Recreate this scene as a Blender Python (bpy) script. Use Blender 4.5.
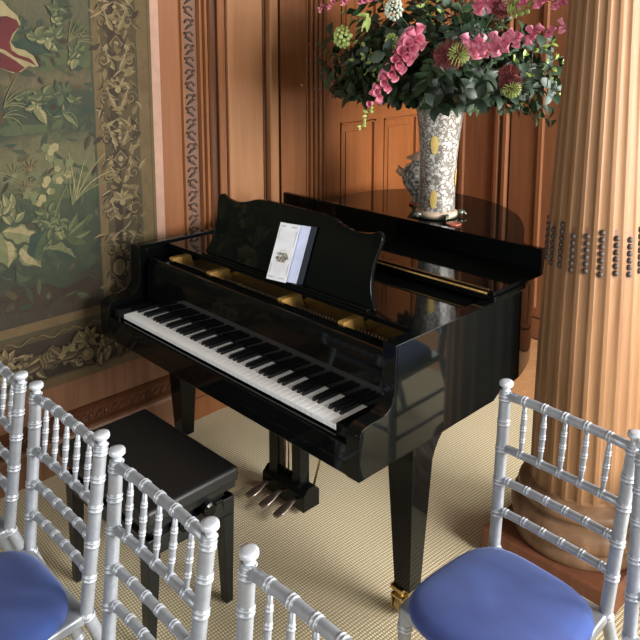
import bpy, bmesh, math, random
from mathutils import Vector, Matrix
PI = math.pi
sc = bpy.context.scene
for o in list(bpy.data.objects): bpy.data.objects.remove(o)
COL = sc.collection
# ------------------------------------------------------------------ camera
CAM = Vector((1.97752818, -1.41388305, 1.84125399)); YAW = .797629579; PIT = .156609146
FPX, PX, PY = 729.826499, 319.149, 156.430
cd = bpy.data.cameras.new('camera'); cam = bpy.data.objects.new('camera', cd); COL.objects.link(cam)
cam.location = CAM; cam.rotation_euler = (PI/2 - PIT, 0, YAW)
cd.sensor_fit = 'HORIZONTAL'; cd.sensor_width = 36; cd.lens = FPX/640*36
cd.shift_x = (320-PX)/640; cd.shift_y = (PY-320)/640
cd.clip_start = .05; cd.clip_end = 100
sc.camera = cam
# ------------------------------------------------------------------ world, light, exposure
w = bpy.data.worlds.new('world'); sc.world = w; w.use_nodes = True
bg = w.node_tree.nodes['Background']; bg.inputs[0].default_value = (.62, .74, .60, 1); bg.inputs[1].default_value = 1.0
sc.view_settings.view_transform = 'Standard'; sc.view_settings.look = 'None'
sc.view_settings.gamma = 1; sc.view_settings.use_curve_mapping = False
sc.view_settings.exposure = 0.92
def area(name, loc, rot, sx, sy, power, col):
    l = bpy.data.lights.new(name, 'AREA'); l.shape = 'RECTANGLE'; l.size = sx; l.size_y = sy; l.energy = power; l.color = col
    o = bpy.data.objects.new(name, l); COL.objects.link(o); o.location = loc; o.rotation_euler = rot
    return o
# daylight through the right and back windows, plus an added dim front fill
area('window_light_right', (4.50, 1.20, 1.95), (0, PI/2, 0), 2.1, 2.6, 345, (1.0, .985, .96))
area('window_light_back', (3.1, 2.58, 2.0), (-PI/2, 0, 0), 2.2, 2.0, 95, (.96, 1.0, .94))
area('fill_light_front', (1.6, -4.10, 1.95), (PI/2, 0, 0), 3.2, 2.2, 52, (.97, .98, 1.0))

# ------------------------------------------------------------------ materials
def new(name):
    m = bpy.data.materials.new(name); m.use_nodes = True
    nt = m.node_tree; return m, nt, nt.nodes['Principled BSDF']
def setp(b, col=None, rough=None, metal=None, coat=None, sheen=None, ior=None):
    if col: b.inputs['Base Color'].default_value = (*col, 1)
    if rough is not None: b.inputs['Roughness'].default_value = rough
    if metal is not None: b.inputs['Metallic'].default_value = metal
    if coat is not None: b.inputs['Coat Weight'].default_value = coat; b.inputs['Coat Roughness'].default_value = .03
    if sheen is not None: b.inputs['Sheen Weight'].default_value = sheen
    if ior is not None: b.inputs['IOR'].default_value = ior
def coords(nt, scale=(1, 1, 1), kind='Object', rot=(0, 0, 0)):
    tc = nt.nodes.new('ShaderNodeTexCoord'); mp = nt.nodes.new('ShaderNodeMapping')
    mp.inputs['Scale'].default_value = scale; mp.inputs['Rotation'].default_value = rot
    nt.links.new(tc.outputs[kind], mp.inputs[0]); return mp.outputs[0]
def noise(nt, v, scale, detail=4, rough=.55, dist=0):
    n = nt.nodes.new('ShaderNodeTexNoise'); n.inputs['Scale'].default_value = scale
    n.inputs['Detail'].default_value = detail; n.inputs['Roughness'].default_value = rough; n.inputs['Distortion'].default_value = dist
    nt.links.new(v, n.inputs['Vector']); return n.outputs[0]
def ramp(nt, f, stops):
    r = nt.nodes.new('ShaderNodeValToRGB'); e = r.color_ramp.elements
    while len(e) < len(stops): e.new(.5)
    for k, (p, c) in enumerate(stops): e[k].position = p; e[k].color = (*c, 1)
    nt.links.new(f, r.inputs[0]); return r.outputs[0]
def mix(nt, f, a, b, mode='MIX'):
    m = nt.nodes.new('ShaderNodeMix'); m.data_type = 'RGBA'; m.blend_type = mode
    for s, v in ((0, f), (6, a), (7, b)):
        if hasattr(v, 'is_linked') or isinstance(v, bpy.types.NodeSocket): nt.links.new(v, m.inputs[s])
        elif s == 0: m.inputs[0].default_value = v
        else: m.inputs[s].default_value = (*v, 1)
    return m.outputs[2]
def math_(nt, op, a, b=None, c=None):
    m = nt.nodes.new('ShaderNodeMath'); m.operation = op
    for i, v in enumerate((a, b, c)):
        if v is None: continue
        if isinstance(v, bpy.types.NodeSocket): nt.links.new(v, m.inputs[i])
        else: m.inputs[i].default_value = v
    return m.outputs[0]
def bump(nt, b, h, strength=.3, dist=.01):
    n = nt.nodes.new('ShaderNodeBump'); n.inputs['Strength'].default_value = strength; n.inputs['Distance'].default_value = dist
    nt.links.new(h, n.inputs['Height']); nt.links.new(n.outputs[0], b.inputs['Normal'])
def simple(name, col, rough=.5, metal=0, **k):
    m, nt, b = new(name)
    v = coords(nt); f = noise(nt, v, 18, 3)
    c = ramp(nt, f, [(.3, tuple(x*.88 for x in col)), (.7, tuple(min(1, x*1.1) for x in col))])
    nt.links.new(c, b.inputs['Base Color']); setp(b, None, rough, metal, **k)
    return m
def wood(name, dark, light, rough=.42, s=1.0, coat=.15, fine=1.0):
    m, nt, b = new(name)
    v = coords(nt, (9*s, 9*s, .55*s))
    n1 = noise(nt, v, 2.2, 5, .6, .7)
    v2 = coords(nt, (60*s, 60*s, 1.4*s)); n2 = noise(nt, v2, 2.0, 3, .6, .2)
    mid = tuple((a+c)/2 for a, c in zip(dark, light))
    c1 = ramp(nt, n1, [(.25, dark), (.5, mid), (.75, light)])
    c2 = ramp(nt, n2, [(.30, (.80, .76, .72)), (.65, (1, 1, 1))])
    c = mix(nt, .6*fine, c1, c2, 'MULTIPLY'); nt.links.new(c, b.inputs['Base Color'])
    bump(nt, b, n2, .08, .004); setp(b, None, rough, 0); b.inputs['Specular IOR Level'].default_value = .25
    return m
M = {}
def lacquer():
    m, nt, b = new('black_lacquer')
    v = coords(nt); f = noise(nt, v, 3, 2)
    c = ramp(nt, f, [(.3, (.0020, .0026, .0025)), (.7, (.0034, .0042, .0040))]); nt.links.new(c, b.inputs['Base Color'])
    setp(b, None, .045, 0, ior=1.31); return m
M['lacquer'] = lacquer()
M['satin'] = simple('black_satin', (.0055, .007, .0075), .33)
M['leather'] = simple('black_leatherette', (.005, .0056, .0058), .5)
M['felt'] = simple('dark_felt', (.02, .012, .01), .9)
M['ivory'] = simple('white_key_plastic', (.92, .92, .94), .25)
M['ebony'] = simple('black_key_plastic', (.005, .006, .007), .28)
M['brass'] = simple('brass', (.50, .36, .15), .34, 1.0)
M['hinge'] = simple('aged_brass', (.30, .19, .07), .42, 1.0)
M['goldplate'] = simple('gold_painted_iron', (.62, .36, .10), .4, .45)
M['steel'] = simple('steel_string', (.45, .42, .38), .35, 1.0)
M['pedal'] = simple('worn_pedal_metal', (.36, .27, .23), .3, .9)
M['wall'] = wood('oak_panelling', (0.1477, 0.0510, 0.0159), (0.2236, 0.0864, 0.0304), .5, fine=.7)
M['walldark'] = wood('oak_shadow_board', (.07, .025, .011), (.11, .042, .018))  # darker oak: recess and groove shade in the colour; also carved skirting
M['wainscot'] = wood('brown_wainscot_wood', (.115, .052, .026), (.205, .10, .055), .45)
M['door'] = wood('orange_door_wood', (0.1785, 0.0561, 0.0153), (0.2380, 0.0808, 0.0238))
M['wall_lit'] = wood('lit_panel_wood', (0.2438, 0.1075, 0.0454), (0.3070, 0.1462, 0.0666), .45, fine=.5)  # panelling oak made paler: window light on panel and bevels put into colour
M['back'] = wood('dark_reddish_wood', (0.1401, 0.0533, 0.0232), (0.2139, 0.0888, 0.0403))
M['column'] = wood('pale_pine_column', (0.1626, 0.0790, 0.0347), (0.2544, 0.1392, 0.0685), .5, 1.2, .05)
M['plinth'] = wood('red_brown_plinth', (0.1445, 0.0510, 0.0255), (0.2125, 0.0850, 0.0467), .4)
M['torus'] = wood('worn_turned_wood', (0.1035, 0.0495, 0.0252), (0.2610, 0.1575, 0.0900), .42, .6)
M['bead'] = simple('dark_carved_wood', (.035, .022, .018), .6)
M['pinkplaster'] = simple('pale_pink_batten', (0.2880, 0.1600, 0.1080), .6)
M['ornament'] = simple('carved_ornament_wood', (.050, .026, .017), .6)
M['ornback'] = simple('ornament_ground', (.135, .060, .030), .6)
M['silver'] = None
m, nt, b = new('silver_painted_wood')
v = coords(nt); f = noise(nt, v, 40, 4)
nt.links.new(ramp(nt, f, [(.25, (0.2497, 0.2649, 0.2952)), (.6, (0.3027, 0.3216, 0.3557))]), b.inputs['Base Color'])
setp(b, None, .36, .35); M['silver'] = m
m, nt, b = new('silver_worn_rings')
setp(b, (.46, .48, .53), .36, .25); M['ring'] = m
m, nt, b = new('blue_velvet')
v = coords(nt); f = noise(nt, v, 5, 3, .5, .6)
nt.links.new(ramp(nt, f, [(.3, (.020, .034, .150)), (.55, (.034, .060, .215)), (.75, (.020, .075, .31))]), b.inputs['Base Color'])
setp(b, None, .85, 0, sheen=.25); b.inputs['Sheen Tint'].default_value = (.5, .6, 1, 1); M['velvet'] = m
# sisal carpet
m, nt, b = new('woven_sisal')
def wavetex(scale, direction, rot=0):
    v = coords(nt, (1, 1, 1), rot=(0, 0, rot)); t = nt.nodes.new('ShaderNodeTexWave'); t.wave_type = 'BANDS'; t.bands_direction = direction
    t.inputs['Scale'].default_value = scale; t.inputs['Distortion'].default_value = .6; t.inputs['Detail'].default_value = 2
    t.inputs['Detail Scale'].default_value = 2; nt.links.new(v, t.inputs['Vector']); return t.outputs['Fac']
wx = wavetex(25, 'X', .06); wy = wavetex(34, 'Y', .06)
h = math_(nt, 'MULTIPLY', wx, wy)
v = coords(nt); big = noise(nt, v, 1.3, 4, .6); fib = noise(nt, v, 160, 3)
c = ramp(nt, h, [(.02, (.38, .30, .18)), (.22, (.74, .64, .44)), (.75, (.91, .83, .62))])
c = mix(nt, .5, c, ramp(nt, fib, [(.3, (.78, .76, .72)), (.7, (1, 1, 1))]), 'MULTIPLY')
c = mix(nt, .6, c, ramp(nt, big, [(.3, (.90, .87, .82)), (.7, (1, 1, 1))]), 'MULTIPLY')
nt.links.new(c, b.inputs['Base Color']); bump(nt, b, h, .35, .004); setp(b, None, .95); b.inputs['Specular IOR Level'].default_value = .1; M['sisal'] = m
M['floorwood'] = wood('waxed_floor_wood', (.40, .20, .09), (.58, .32, .15), .35)
# tapestry cloths
def cloth(name, c1, c2, sc_=10, stretch=(1, 1, 1)):
    m, nt, b = new(name)
    v = coords(nt, stretch); f = noise(nt, v, sc_, 5, .65, .5)
    t = coords(nt, (1, 1, 1)); wv = nt.nodes.new('ShaderNodeTexWave'); wv.bands_direction = 'Z'; wv.inputs['Scale'].default_value = 130
    wv.inputs['Distortion'].default_value = 1.5; nt.links.new(t, wv.inputs['Vector'])
    c = ramp(nt, f, [(.3, c1), (.7, c2)])
    c = mix(nt, .25, c, ramp(nt, wv.outputs['Fac'], [(0, (.6, .6, .6)), (1, (1, 1, 1))]), 'MULTIPLY')
    nt.links.new(c, b.inputs['Base Color']); bump(nt, b, wv.outputs['Fac'], .15, .002); setp(b, None, .92); return m
# landscape field: green and ochre weaving laid in bands over the height
m, nt, b = new('verdure_field')
tc = nt.nodes.new('ShaderNodeTexCoord'); sx = nt.nodes.new('ShaderNodeSeparateXYZ'); nt.links.new(tc.outputs['Object'], sx.inputs[0])
v = coords(nt, (1, 1, 1.8)); n1 = noise(nt, v, 4.5, 5, .6, .4)
zz = math_(nt, 'ADD', math_(nt, 'DIVIDE', math_(nt, 'SUBTRACT', sx.outputs[2], .65), 1.9), math_(nt, 'MULTIPLY', math_(nt, 'SUBTRACT', n1, .5), .13))
c = ramp(nt, zz, [(0, (0.0286, 0.0180, 0.0088)), (.10, (0.0235, 0.0197, 0.0104)), (.17, (0.0151, 0.0213, 0.0128)), (.28, (0.0252, 0.0328, 0.0160)), (.345, (0.0739, 0.0689, 0.0336)), (.405, (0.0655, 0.0558, 0.0264)),
                  (.44, (0.0202, 0.0246, 0.0136)), (.515, (0.0252, 0.0279, 0.0152)), (.545, (0.0672, 0.0508, 0.0248)), (.575, (0.0386, 0.0344, 0.0168)), (.70, (0.0521, 0.0459, 0.0232)), (.95, (0.0739, 0.0590, 0.0320))])
v = coords(nt, (1, 2.2, 1)); n2 = noise(nt, v, 26, 4, .7, .8)
c = mix(nt, .7, c, ramp(nt, n2, [(.30, (.55, .6, .55)), (.68, (1.0, 1.0, 1.0))]), 'MULTIPLY')
nt.links.new(c, b.inputs['Base Color']); setp(b, None, .92); bump(nt, b, n2, .15, .002); M['field'] = m
M['t_dark'] = cloth('tapestry_dark_green', (0.0140, 0.0186, 0.0096), (0.0279, 0.0348, 0.0173))
M['t_teal'] = cloth('tapestry_teal', (0.0088, 0.0183, 0.0124), (0.0194, 0.0292, 0.0166))
M['t_green'] = cloth('tapestry_green', (0.0238, 0.0330, 0.0130), (0.0461, 0.0529, 0.0215))
M['t_sage'] = cloth('tapestry_sage', (0.0539, 0.0610, 0.0242), (0.1025, 0.0966, 0.0433), 22)
M['t_cream'] = cloth('tapestry_cream', (0.1260, 0.1058, 0.0484), (0.1826, 0.1471, 0.0730), 22)
M['t_red'] = cloth('tapestry_crimson', (0.0351, 0.0045, 0.0054), (0.0702, 0.0081, 0.0081), 8)
M['t_brown'] = cloth('tapestry_brown', (0.0135, 0.0080, 0.0033), (0.0276, 0.0169, 0.0069))
M['t_olive'] = cloth('tapestry_olive', (0.0315, 0.0216, 0.0079), (0.0511, 0.0354, 0.0145), 9)
M['t_tan'] = cloth('tapestry_tan', (0.0770, 0.0543, 0.0229), (0.1124, 0.0828, 0.0375), 20)
M['t_buff'] = cloth('tapestry_buff', (0.1290, 0.0952, 0.0459), (0.1696, 0.1296, 0.0673), 26)
M['t_band'] = cloth('tapestry_band', (0.0644, 0.0404, 0.0155), (0.0914, 0.0599, 0.0245), 12)
# flowers
def leafmat(name, c1, c2, rough=.5):
    m, nt, b = new(name); v = coords(nt); f = noise(nt, v, 14, 3)
    nt.links.new(ramp(nt, f, [(.3, c1), (.7, c2)]), b.inputs['Base Color']); setp(b, None, rough)
    return m
M['leaf_dark'] = leafmat('dark_green_leaf', (.008, .020, .010), (.016, .038, .018))
M['leaf_mid'] = leafmat('mid_green_leaf', (0.0150, 0.0338, 0.0128), (0.0300, 0.0638, 0.0225))
M['leaf_grey'] = leafmat('grey_green_leaf', (0.0360, 0.0640, 0.0480), (0.0800, 0.1160, 0.0880))
M['leaf_yel'] = leafmat('yellow_green_leaf', (.14, .20, .04), (.26, .33, .07))
M['lime'] = leafmat('lime_bud', (.35, .48, .12), (.52, .62, .22))
M['pink'] = leafmat('foxglove_pink', (.58, .11, .21), (.80, .28, .40))
M['palepink'] = leafmat('pale_pink_lip', (.62, .25, .30), (.80, .45, .48))
M['redfuzz'] = leafmat('dusky_red_florets', (.16, .03, .035), (.34, .10, .09), .8)
M['white'] = leafmat('white_florets', (.50, .60, .48), (.72, .78, .66))
M['twig'] = simple('brown_twig', (.12, .06, .03), .7)
# porcelain
m, nt, b = new('patterned_porcelain')
v = coords(nt, (1, 1, 1)); vo = nt.nodes.new('ShaderNodeTexVoronoi'); vo.feature = 'DISTANCE_TO_EDGE'; vo.inputs['Scale'].default_value = 34
nz = nt.nodes.new('ShaderNodeTexNoise'); nz.inputs['Scale'].default_value = 22; nt.links.new(v, nz.inputs['Vector'])
vv = nt.nodes.new('ShaderNodeVectorMath'); vv.operation = 'MULTIPLY_ADD'; vv.inputs[1].default_value = (.06, .06, .06)
nt.links.new(nz.outputs['Color'], vv.inputs[0]); nt.links.new(v, vv.inputs[2]); nt.links.new(vv.outputs[0], vo.inputs['Vector'])
f2 = noise(nt, v, 48, 4, .7, 1.2)
e = math_(nt, 'LESS_THAN', vo.outputs['Distance'], .08)
g = math_(nt, 'GREATER_THAN', f2, .535)
pat = math_(nt, 'MAXIMUM', math_(nt, 'MULTIPLY', e, .8), math_(nt, 'MULTIPLY', g, .85))
c = mix(nt, pat, (.40, .385, .355), (.070, .056, .046))
nt.links.new(c, b.inputs['Base Color']); setp(b, None, .3, 0, coat=.1); M['porcelain'] = m
m, nt, b = new('blue_white_porcelain')
v = coords(nt); f2 = noise(nt, v, 24, 4, .6, 1.5)
nt.links.new(ramp(nt, f2, [(.44, (.50, .47, .40)), (.52, (.10, .12, .13)), (.62, (.07, .09, .10)), (.68, (.50, .47, .40))]), b.inputs['Base Color'])
setp(b, None, .2, 0, coat=.3); M['porcelain2'] = m
M['gilt'] = simple('gilt_cartouche', (.58, .42, .14), .35, .35)
M['creamrim'] = simple('cream_foot_rim', (.42, .32, .24), .3)
M['bronze'] = simple('green_bronze', (.12, .13, .10), .35, .6)
M['redwood'] = simple('red_lacquer_coaster', (.32, .08, .045), .35)
M['paper'] = simple('white_card', (.80, .80, .86), .55)
M['paperin'] = simple('shaded_inner_page', (.55, .60, .80), .55)  # white card leaf; its bluish shade is put into this colour
M['navy'] = simple('navy_rear_leaf', (.004, .007, .018), .6)  # dark navy leaf behind the inner page
M['ink'] = simple('grey_ink', (.22, .22, .22), .7)
M['inkgreen'] = simple('printed_green', (.20, .24, .12), .7)
M['inkpink'] = simple('printed_pink', (.62, .42, .38), .7)
M['plasterwall'] = simple('dark_oak_wall', (.07, .035, .02), .7)
M['ceil'] = simple('oak_ceiling', (.05, .035, .025), .9)
M['frame'] = simple('white_window_frame', (.75, .74, .70), .5)

# ------------------------------------------------------------------ mesh helpers
class MB:
    def __init__(s): s.v = []; s.f = []; s.m = []; s.sm = []
    def add(s, vs, fs, mi=0, smooth=False, mx=None):
        k = len(s.v)
        s.v += [tuple(mx @ Vector(p)) if mx else tuple(p) for p in vs]
        for f in fs: s.f.append([i+k for i in f]); s.m.append(mi); s.sm.append(smooth)
        return s
    def box(s, x0, x1, y0, y1, z0, z1, mi=0, mx=None):
        vs = [(x, y, z) for z in (z0, z1) for y in (y0, y1) for x in (x0, x1)]
        return s.add(vs, [(0, 2, 3, 1), (4, 5, 7, 6), (0, 1, 5, 4), (2, 6, 7, 3), (0, 4, 6, 2), (1, 3, 7, 5)], mi, False, mx)
    def frustum(s, c0, w0, d0, z0, c1, w1, d1, z1, mi=0):
        vs = []
        for (cx, cy), w_, d_, z in ((c0, w0, d0, z0), (c1, w1, d1, z1)):
            for sx_, sy_ in ((-1, -1), (1, -1), (1, 1), (-1, 1)): vs.append((cx+sx_*w_/2, cy+sy_*d_/2, z))
        return s.add(vs, [(3, 2, 1, 0), (4, 5, 6, 7), (0, 1, 5, 4), (1, 2, 6, 5), (2, 3, 7, 6), (3, 0, 4, 7)], mi)
    def prism(s, poly, a, b_, axis='z', mi=0, smooth=False, mx=None):
        n = len(poly); mk = {'z': lambda p, t: (p[0], p[1], t), 'x': lambda p, t: (t, p[0], p[1]), 'y': lambda p, t: (p[0], t, p[1])}[axis]
        vs = [mk(p, a) for p in poly] + [mk(p, b_) for p in poly]
        s.add(vs, [list(range(n))[::-1], list(range(n, 2*n))], mi, False, mx)
        k = len(s.v) - 2*n
        for i in range(n):
            j = (i+1) % n; s.f.append([k+i, k+j, k+n+j, k+n+i]); s.m.append(mi); s.sm.append(smooth)
        return s
    def tube(s, path, rad, n=10, mi=0, cap=True, smooth=True, mats=None):
        P = [Vector(p) for p in path]; L = len(P); r = rad if hasattr(rad, '__len__') else [rad]*L
        vs = []; up = None
        for i in range(L):
            t = (P[min(i+1, L-1)] - P[max(i-1, 0)])
            if t.length < 1e-9: t = Vector((0, 0, 1))
            t.normalize()
            if up is None:
                up = Vector((0, 0, 1)) if abs(t.z) < .9 else Vector((1, 0, 0))
            u = up - t*up.dot(t); u.normalize(); up = u; w_ = t.cross(u)
            for k in range(n):
                a = 2*PI*k/n; vs.append(P[i] + (u*math.cos(a) + w_*math.sin(a))*r[i])
        k0 = len(s.v); s.v += [tuple(x) for x in vs]
        for i in range(L-1):
            for k in range(n):
                a = k0+i*n+k; b_ = k0+i*n+(k+1) % n
                s.f.append([a, b_, b_+n, a+n]); s.m.append(mats[i] if mats else mi); s.sm.append(smooth)
        if cap:
            s.f.append([k0+k for k in range(n)][::-1]); s.m.append(mi); s.sm.append(False)
            s.f.append([k0+(L-1)*n+k for k in range(n)]); s.m.append(mi); s.sm.append(False)
        return s
    def lathe(s, prof, n=32, mi=0, c=(0, 0), smooth=True, fn=None, mats=None):
        k0 = len(s.v)
        for r, z in prof:
            for k in range(n):
                a = 2*PI*k/n; rr = fn(r, z, a) if fn else r
                s.v.append((c[0]+rr*math.cos(a), c[1]+rr*math.sin(a), z))
        for i in range(len(prof)-1):
            for k in range(n):
                a = k0+i*n+k; b_ = k0+i*n+(k+1) % n
                s.f.append([a, b_, b_+n, a+n]); s.m.append(mats[i] if mats else mi); s.sm.append(smooth)
        s.f.append([k0+k for k in range(n)][::-1]); s.m.append(mi); s.sm.append(False)
        s.f.append([k0+(len(prof)-1)*n+k for k in range(n)]); s.m.append(mi); s.sm.append(False)
        return s
    def ball(s, c, r, mi=0, n=8, sc3=(1, 1, 1), mx=None):
        vs = []; fs = []; R_ = n//2+1
        for i in range(R_+1):
            th = PI*i/R_
            for k in range(n):
                a = 2*PI*k/n
                p = Vector((math.sin(th)*math.cos(a)*r*sc3[0], math.sin(th)*math.sin(a)*r*sc3[1], math.cos(th)*r*sc3[2]))
                if mx: p = mx @ p
                vs.append(Vector(c)+p)
        for i in range(R_):
            for k in range(n): fs.append((i*n+k, (i+1)*n+k, (i+1)*n+(k+1) % n, i*n+(k+1) % n))
        return s.add(vs, fs, mi, True)
    def build(s, name, mats, parent=None, loc=None, bevel=0, seg=2, normals=True):
        me = bpy.data.meshes.new(name); me.from_pydata(s.v, [], s.f)
        for mm in (mats if isinstance(mats, (list, tuple)) else [mats]): me.materials.append(mm)
        for p, mi, sm in zip(me.polygons, s.m, s.sm): p.material_index = mi; p.use_smooth = sm
        bm = bmesh.new(); bm.from_mesh(me)
        bmesh.ops.remove_doubles(bm, verts=bm.verts, dist=1e-6)
        if normals: bmesh.ops.recalc_face_normals(bm, faces=bm.faces)
        bm.to_mesh(me); bm.free(); me.update()
        o = bpy.data.objects.new(name, me); COL.objects.link(o)
        if parent: o.parent = parent
        if loc: o.location = loc
        if bevel:
            md = o.modifiers.new('bevel', 'BEVEL'); md.width = bevel; md.segments = seg; md.limit_method = 'ANGLE'; md.angle_limit = .6
            md.harden_normals = True
        return o
def tag(o, label=None, cat=None, group=None, kind=None):
    if label: o['label'] = label
    if cat: o['category'] = cat
    if group: o['group'] = group
    if kind: o['kind'] = kind
    return o
def empty(name, loc, rz=0):
    o = bpy.data.objects.new(name, None); COL.objects.link(o); o.location = loc; o.rotation_euler = (0, 0, rz); o.empty_display_size = .1
    return o
def copy_tree(o, parent=None):
    c = o.copy(); COL.objects.link(c)
    if parent: c.parent = parent
    for ch in list(o.children): copy_tree(ch, c)
    return c
def struct(o): o['kind'] = 'structure'; return o
def spline(pts, n=8, closed=False):
    out = []; L = len(pts); P = [Vector(p) for p in pts]
    rng = range(L) if closed else range(L-1)
    for i in rng:
        g = (lambda k: P[k % L]) if closed else (lambda k: P[max(0, min(L-1, k))])
        a, b_, c, d = g(i-1), g(i), g(i+1), g(i+2)
        for k in range(n):
            t = k/n
            out.append(.5*((2*b_) + (c-a)*t + (2*a-5*b_+4*c-d)*t*t + (3*b_-a-3*c+d)*t**3))
    if not closed: out.append(P[-1])
    return out

# ------------------------------------------------------------------ the room
XL, YB, XR, YF, H = -.93, 2.62, 4.6, -4.2, 3.3
struct(MB().box(XL-.1, XR+.1, YF-.1, YB+.1, -.12, -.012).build('floor', M['floorwood']))
struct(MB().box(XL, XR, YF, 1.78, -.012, 0).build('floor_carpet', M['sisal']))
struct(MB().box(XL, XR, YF, YB, H, H+.1).build('ceiling', M['ceil']))
struct(MB().box(XL-.12, XL, YF, YB, 0, H).build('wall_left', M['wall']))
def holed(name, axis, c0, c1, a0, a1, h0, h1, z0, z1, mat):
    b_ = MB()
    def bx(u0, u1, w0, w1):
        if axis == 'x': b_.box(c0, c1, u0, u1, w0, w1)
        else: b_.box(u0, u1, c0, c1, w0, w1)
    bx(a0, h0, 0, H); bx(h1, a1, 0, H); bx(h0, h1, 0, z0); bx(h0, h1, z1, H)
    return struct(b_.build(name, mat))
holed('wall_back', 'y', YB, YB+.12, XL-.12, XR, 2.0, 4.2, .95, 3.0, M['back'])
holed('wall_right', 'x', XR, XR+.12, YF, YB, -.1, 2.5, .9, 3.0, M['plasterwall'])
holed('wall_front', 'y', YF-.12, YF, XL-.12, XR, 0, 3.2, .85, 3.05, M['plasterwall'])
def window(name, axis, c, h0, h1, z0, z1):
    b_ = MB(); n = 3
    def bx(u0, u1, w0, w1, t=.02):
        if axis == 'x': b_.box(c-t, c+t, u0, u1, w0, w1)
        else: b_.box(u0, u1, c-t, c+t, w0, w1)
    for k in range(n+1):
        u = h0+(h1-h0)*k/n; bx(max(h0, u-.025), min(h1, u+.025), z0, z1)
    for k in range(4):
        u = z0+(z1-z0)*k/3; bx(h0, h1, max(z0, u-.02), min(z1, u+.02), .018)
    return struct(b_.build(name, M['frame']))
window('window_1', 'x', XR+.06, -.1, 2.5, .9, 3.0)
window('window_2', 'y', YB+.06, 2.0, 4.2, .95, 3.0)
window('fill_window', 'y', YF-.06, 0, 3.2, .85, 3.05)  # unseen front window, added to go with the fill light

# ---- left wall joinery: moulding profiles run up the wall
def zprof(name, pts, mat, z0=0, z1=H):            # pts: (protrusion, y)
    poly = [(XL, pts[0][1])] + [(XL+p, y) for p, y in pts] + [(XL, pts[-1][1])]
    return struct(MB().prism(poly, z0, z1, 'z').build(name, mat))
def flutes(y0, y1, n, base, depth):
    out = []; w_ = (y1-y0)/n
    for i in range(n):
        a = y0+i*w_
        out += [(base, a), (base, a+w_*.25), (base-depth, a+w_*.42), (base-depth, a+w_*.72), (base, a+w_*.88)]
    out.append((base, y1)); return out
tn = [0]
def trim(pts, mat, z0=0, z1=H):
    tn[0] += 1; return zprof('trim_%d' % tn[0], pts, mat, z0, z1)
trim([(.010, .30), (.010, .337), (.040, .339), (.040, .383)], M['pinkplaster'], .40)
trim([(.035, .385), (.035, .492), (.050, .496), (.050, .506), (.03, .508)], M['wall'], .24)
trim([(.028, .508), (.028, .590)], M['ornback'], .24)
trim([(.035, .590), (.052, .594), (.052, .603), (.038, .607), (.038, .617), (.056, .621), (.056, .632), (.045, .635), (.045, .642), (.062, .646)], M['wall'], .24)
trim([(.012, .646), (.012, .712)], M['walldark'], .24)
trim([(.030, .712), (.034, .716), (.034, .752), (.026, .755)], M['wall'], .24)
trim([(.048, .757), (.052, .762), (.052, .792), (.030, .802)], M['wall_lit'], .24)
trim([(.014, .802), (.014, 1.004)], M['wall_lit'], .24)
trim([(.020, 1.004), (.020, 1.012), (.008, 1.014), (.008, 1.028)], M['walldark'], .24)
trim([(.045, 1.028), (.050, 1.034), (.050, 1.078), (.045, 1.084)], M['wall_lit'], .24)
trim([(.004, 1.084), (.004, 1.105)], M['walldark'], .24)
trim([(.040, 1.105), (.040, 1.285)], M['wall'], .24)
trim(flutes(1.285, 1.425, 4, .048, .018), M['wall'], .24)
# carved scroll ornament climbing the pilaster
b_ = MB(); random.seed(3)
for k in range(52):
    z = .30+k*.058; s_ = 1 if k % 2 else -1
    cy = .549
    b_.tube([(XL+.031, cy+s_*.022*math.cos(t)*(1-t/9), z+.020*math.sin(t)*(1-t/9)) for t in [i*.62 for i in range(9)]], [.0055-.0003*i for i in range(9)], 5)
    b_.tube([(XL+.031, cy-s_*.02, z+.028), (XL+.034, cy-s_*.005, z+.04), (XL+.031, cy+s_*.024, z+.052)], [.002, .0065, .002], 5)
    b_.ball((XL+.031, cy-s_*.022, z+.012), .0075, 0, 6)
struct(b_.build('trim_ornament', M['ornament']))
# low wainscot and skirting under the tapestry
def yprof(name, pts, y0, y1, mat):                # pts: (protrusion, z)
    poly = [(XL, pts[0][1])] + [(XL+p, z) for p, z in pts] + [(XL, pts[-1][1])]
    return struct(MB().prism(poly, y0, y1, 'y').build(name, mat))
yprof('baseboard_left', [(.055, 0), (.055, .135), (.050, .15), (.038, .155)], YF, 1.43, M['wainscot'])
yprof('baseboard_left_carved', [(.038, .155), (.044, .165), (.028, .172), (.028, .215), (.040, .222), (.046, .236), (.030, .245), (.012, .25)], YF, 1.43, M['walldark'])
b_ = MB()
for k in range(90):
    y = -2.0+k*.037
    q = .006*math.sin(k*2.3); b_.tube([(XL+.030, y+q, .176), (XL+.034, y+.012, .195+q), (XL+.030, y+.026-q, .213)], [.002, .006+.3*abs(q), .002], 5)
    b_.ball((XL+.030, y+.02, .186+q), .005, 0, 6)
struct(b_.build('trim_carved_leaf_run', M['walldark']))
struct(MB().box(XL, XL+.022, YF, .40, .25, .42).build('trim_wainscot_board', M['wainscot']))
# pilaster foot blocks
struct(MB().box(XL, XL+.085, .47, .74, 0, .26).box(XL, XL+.095, .46, .75, 0, .11).build('trim_pilaster_foot', M['wall'], bevel=.006))
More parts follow.
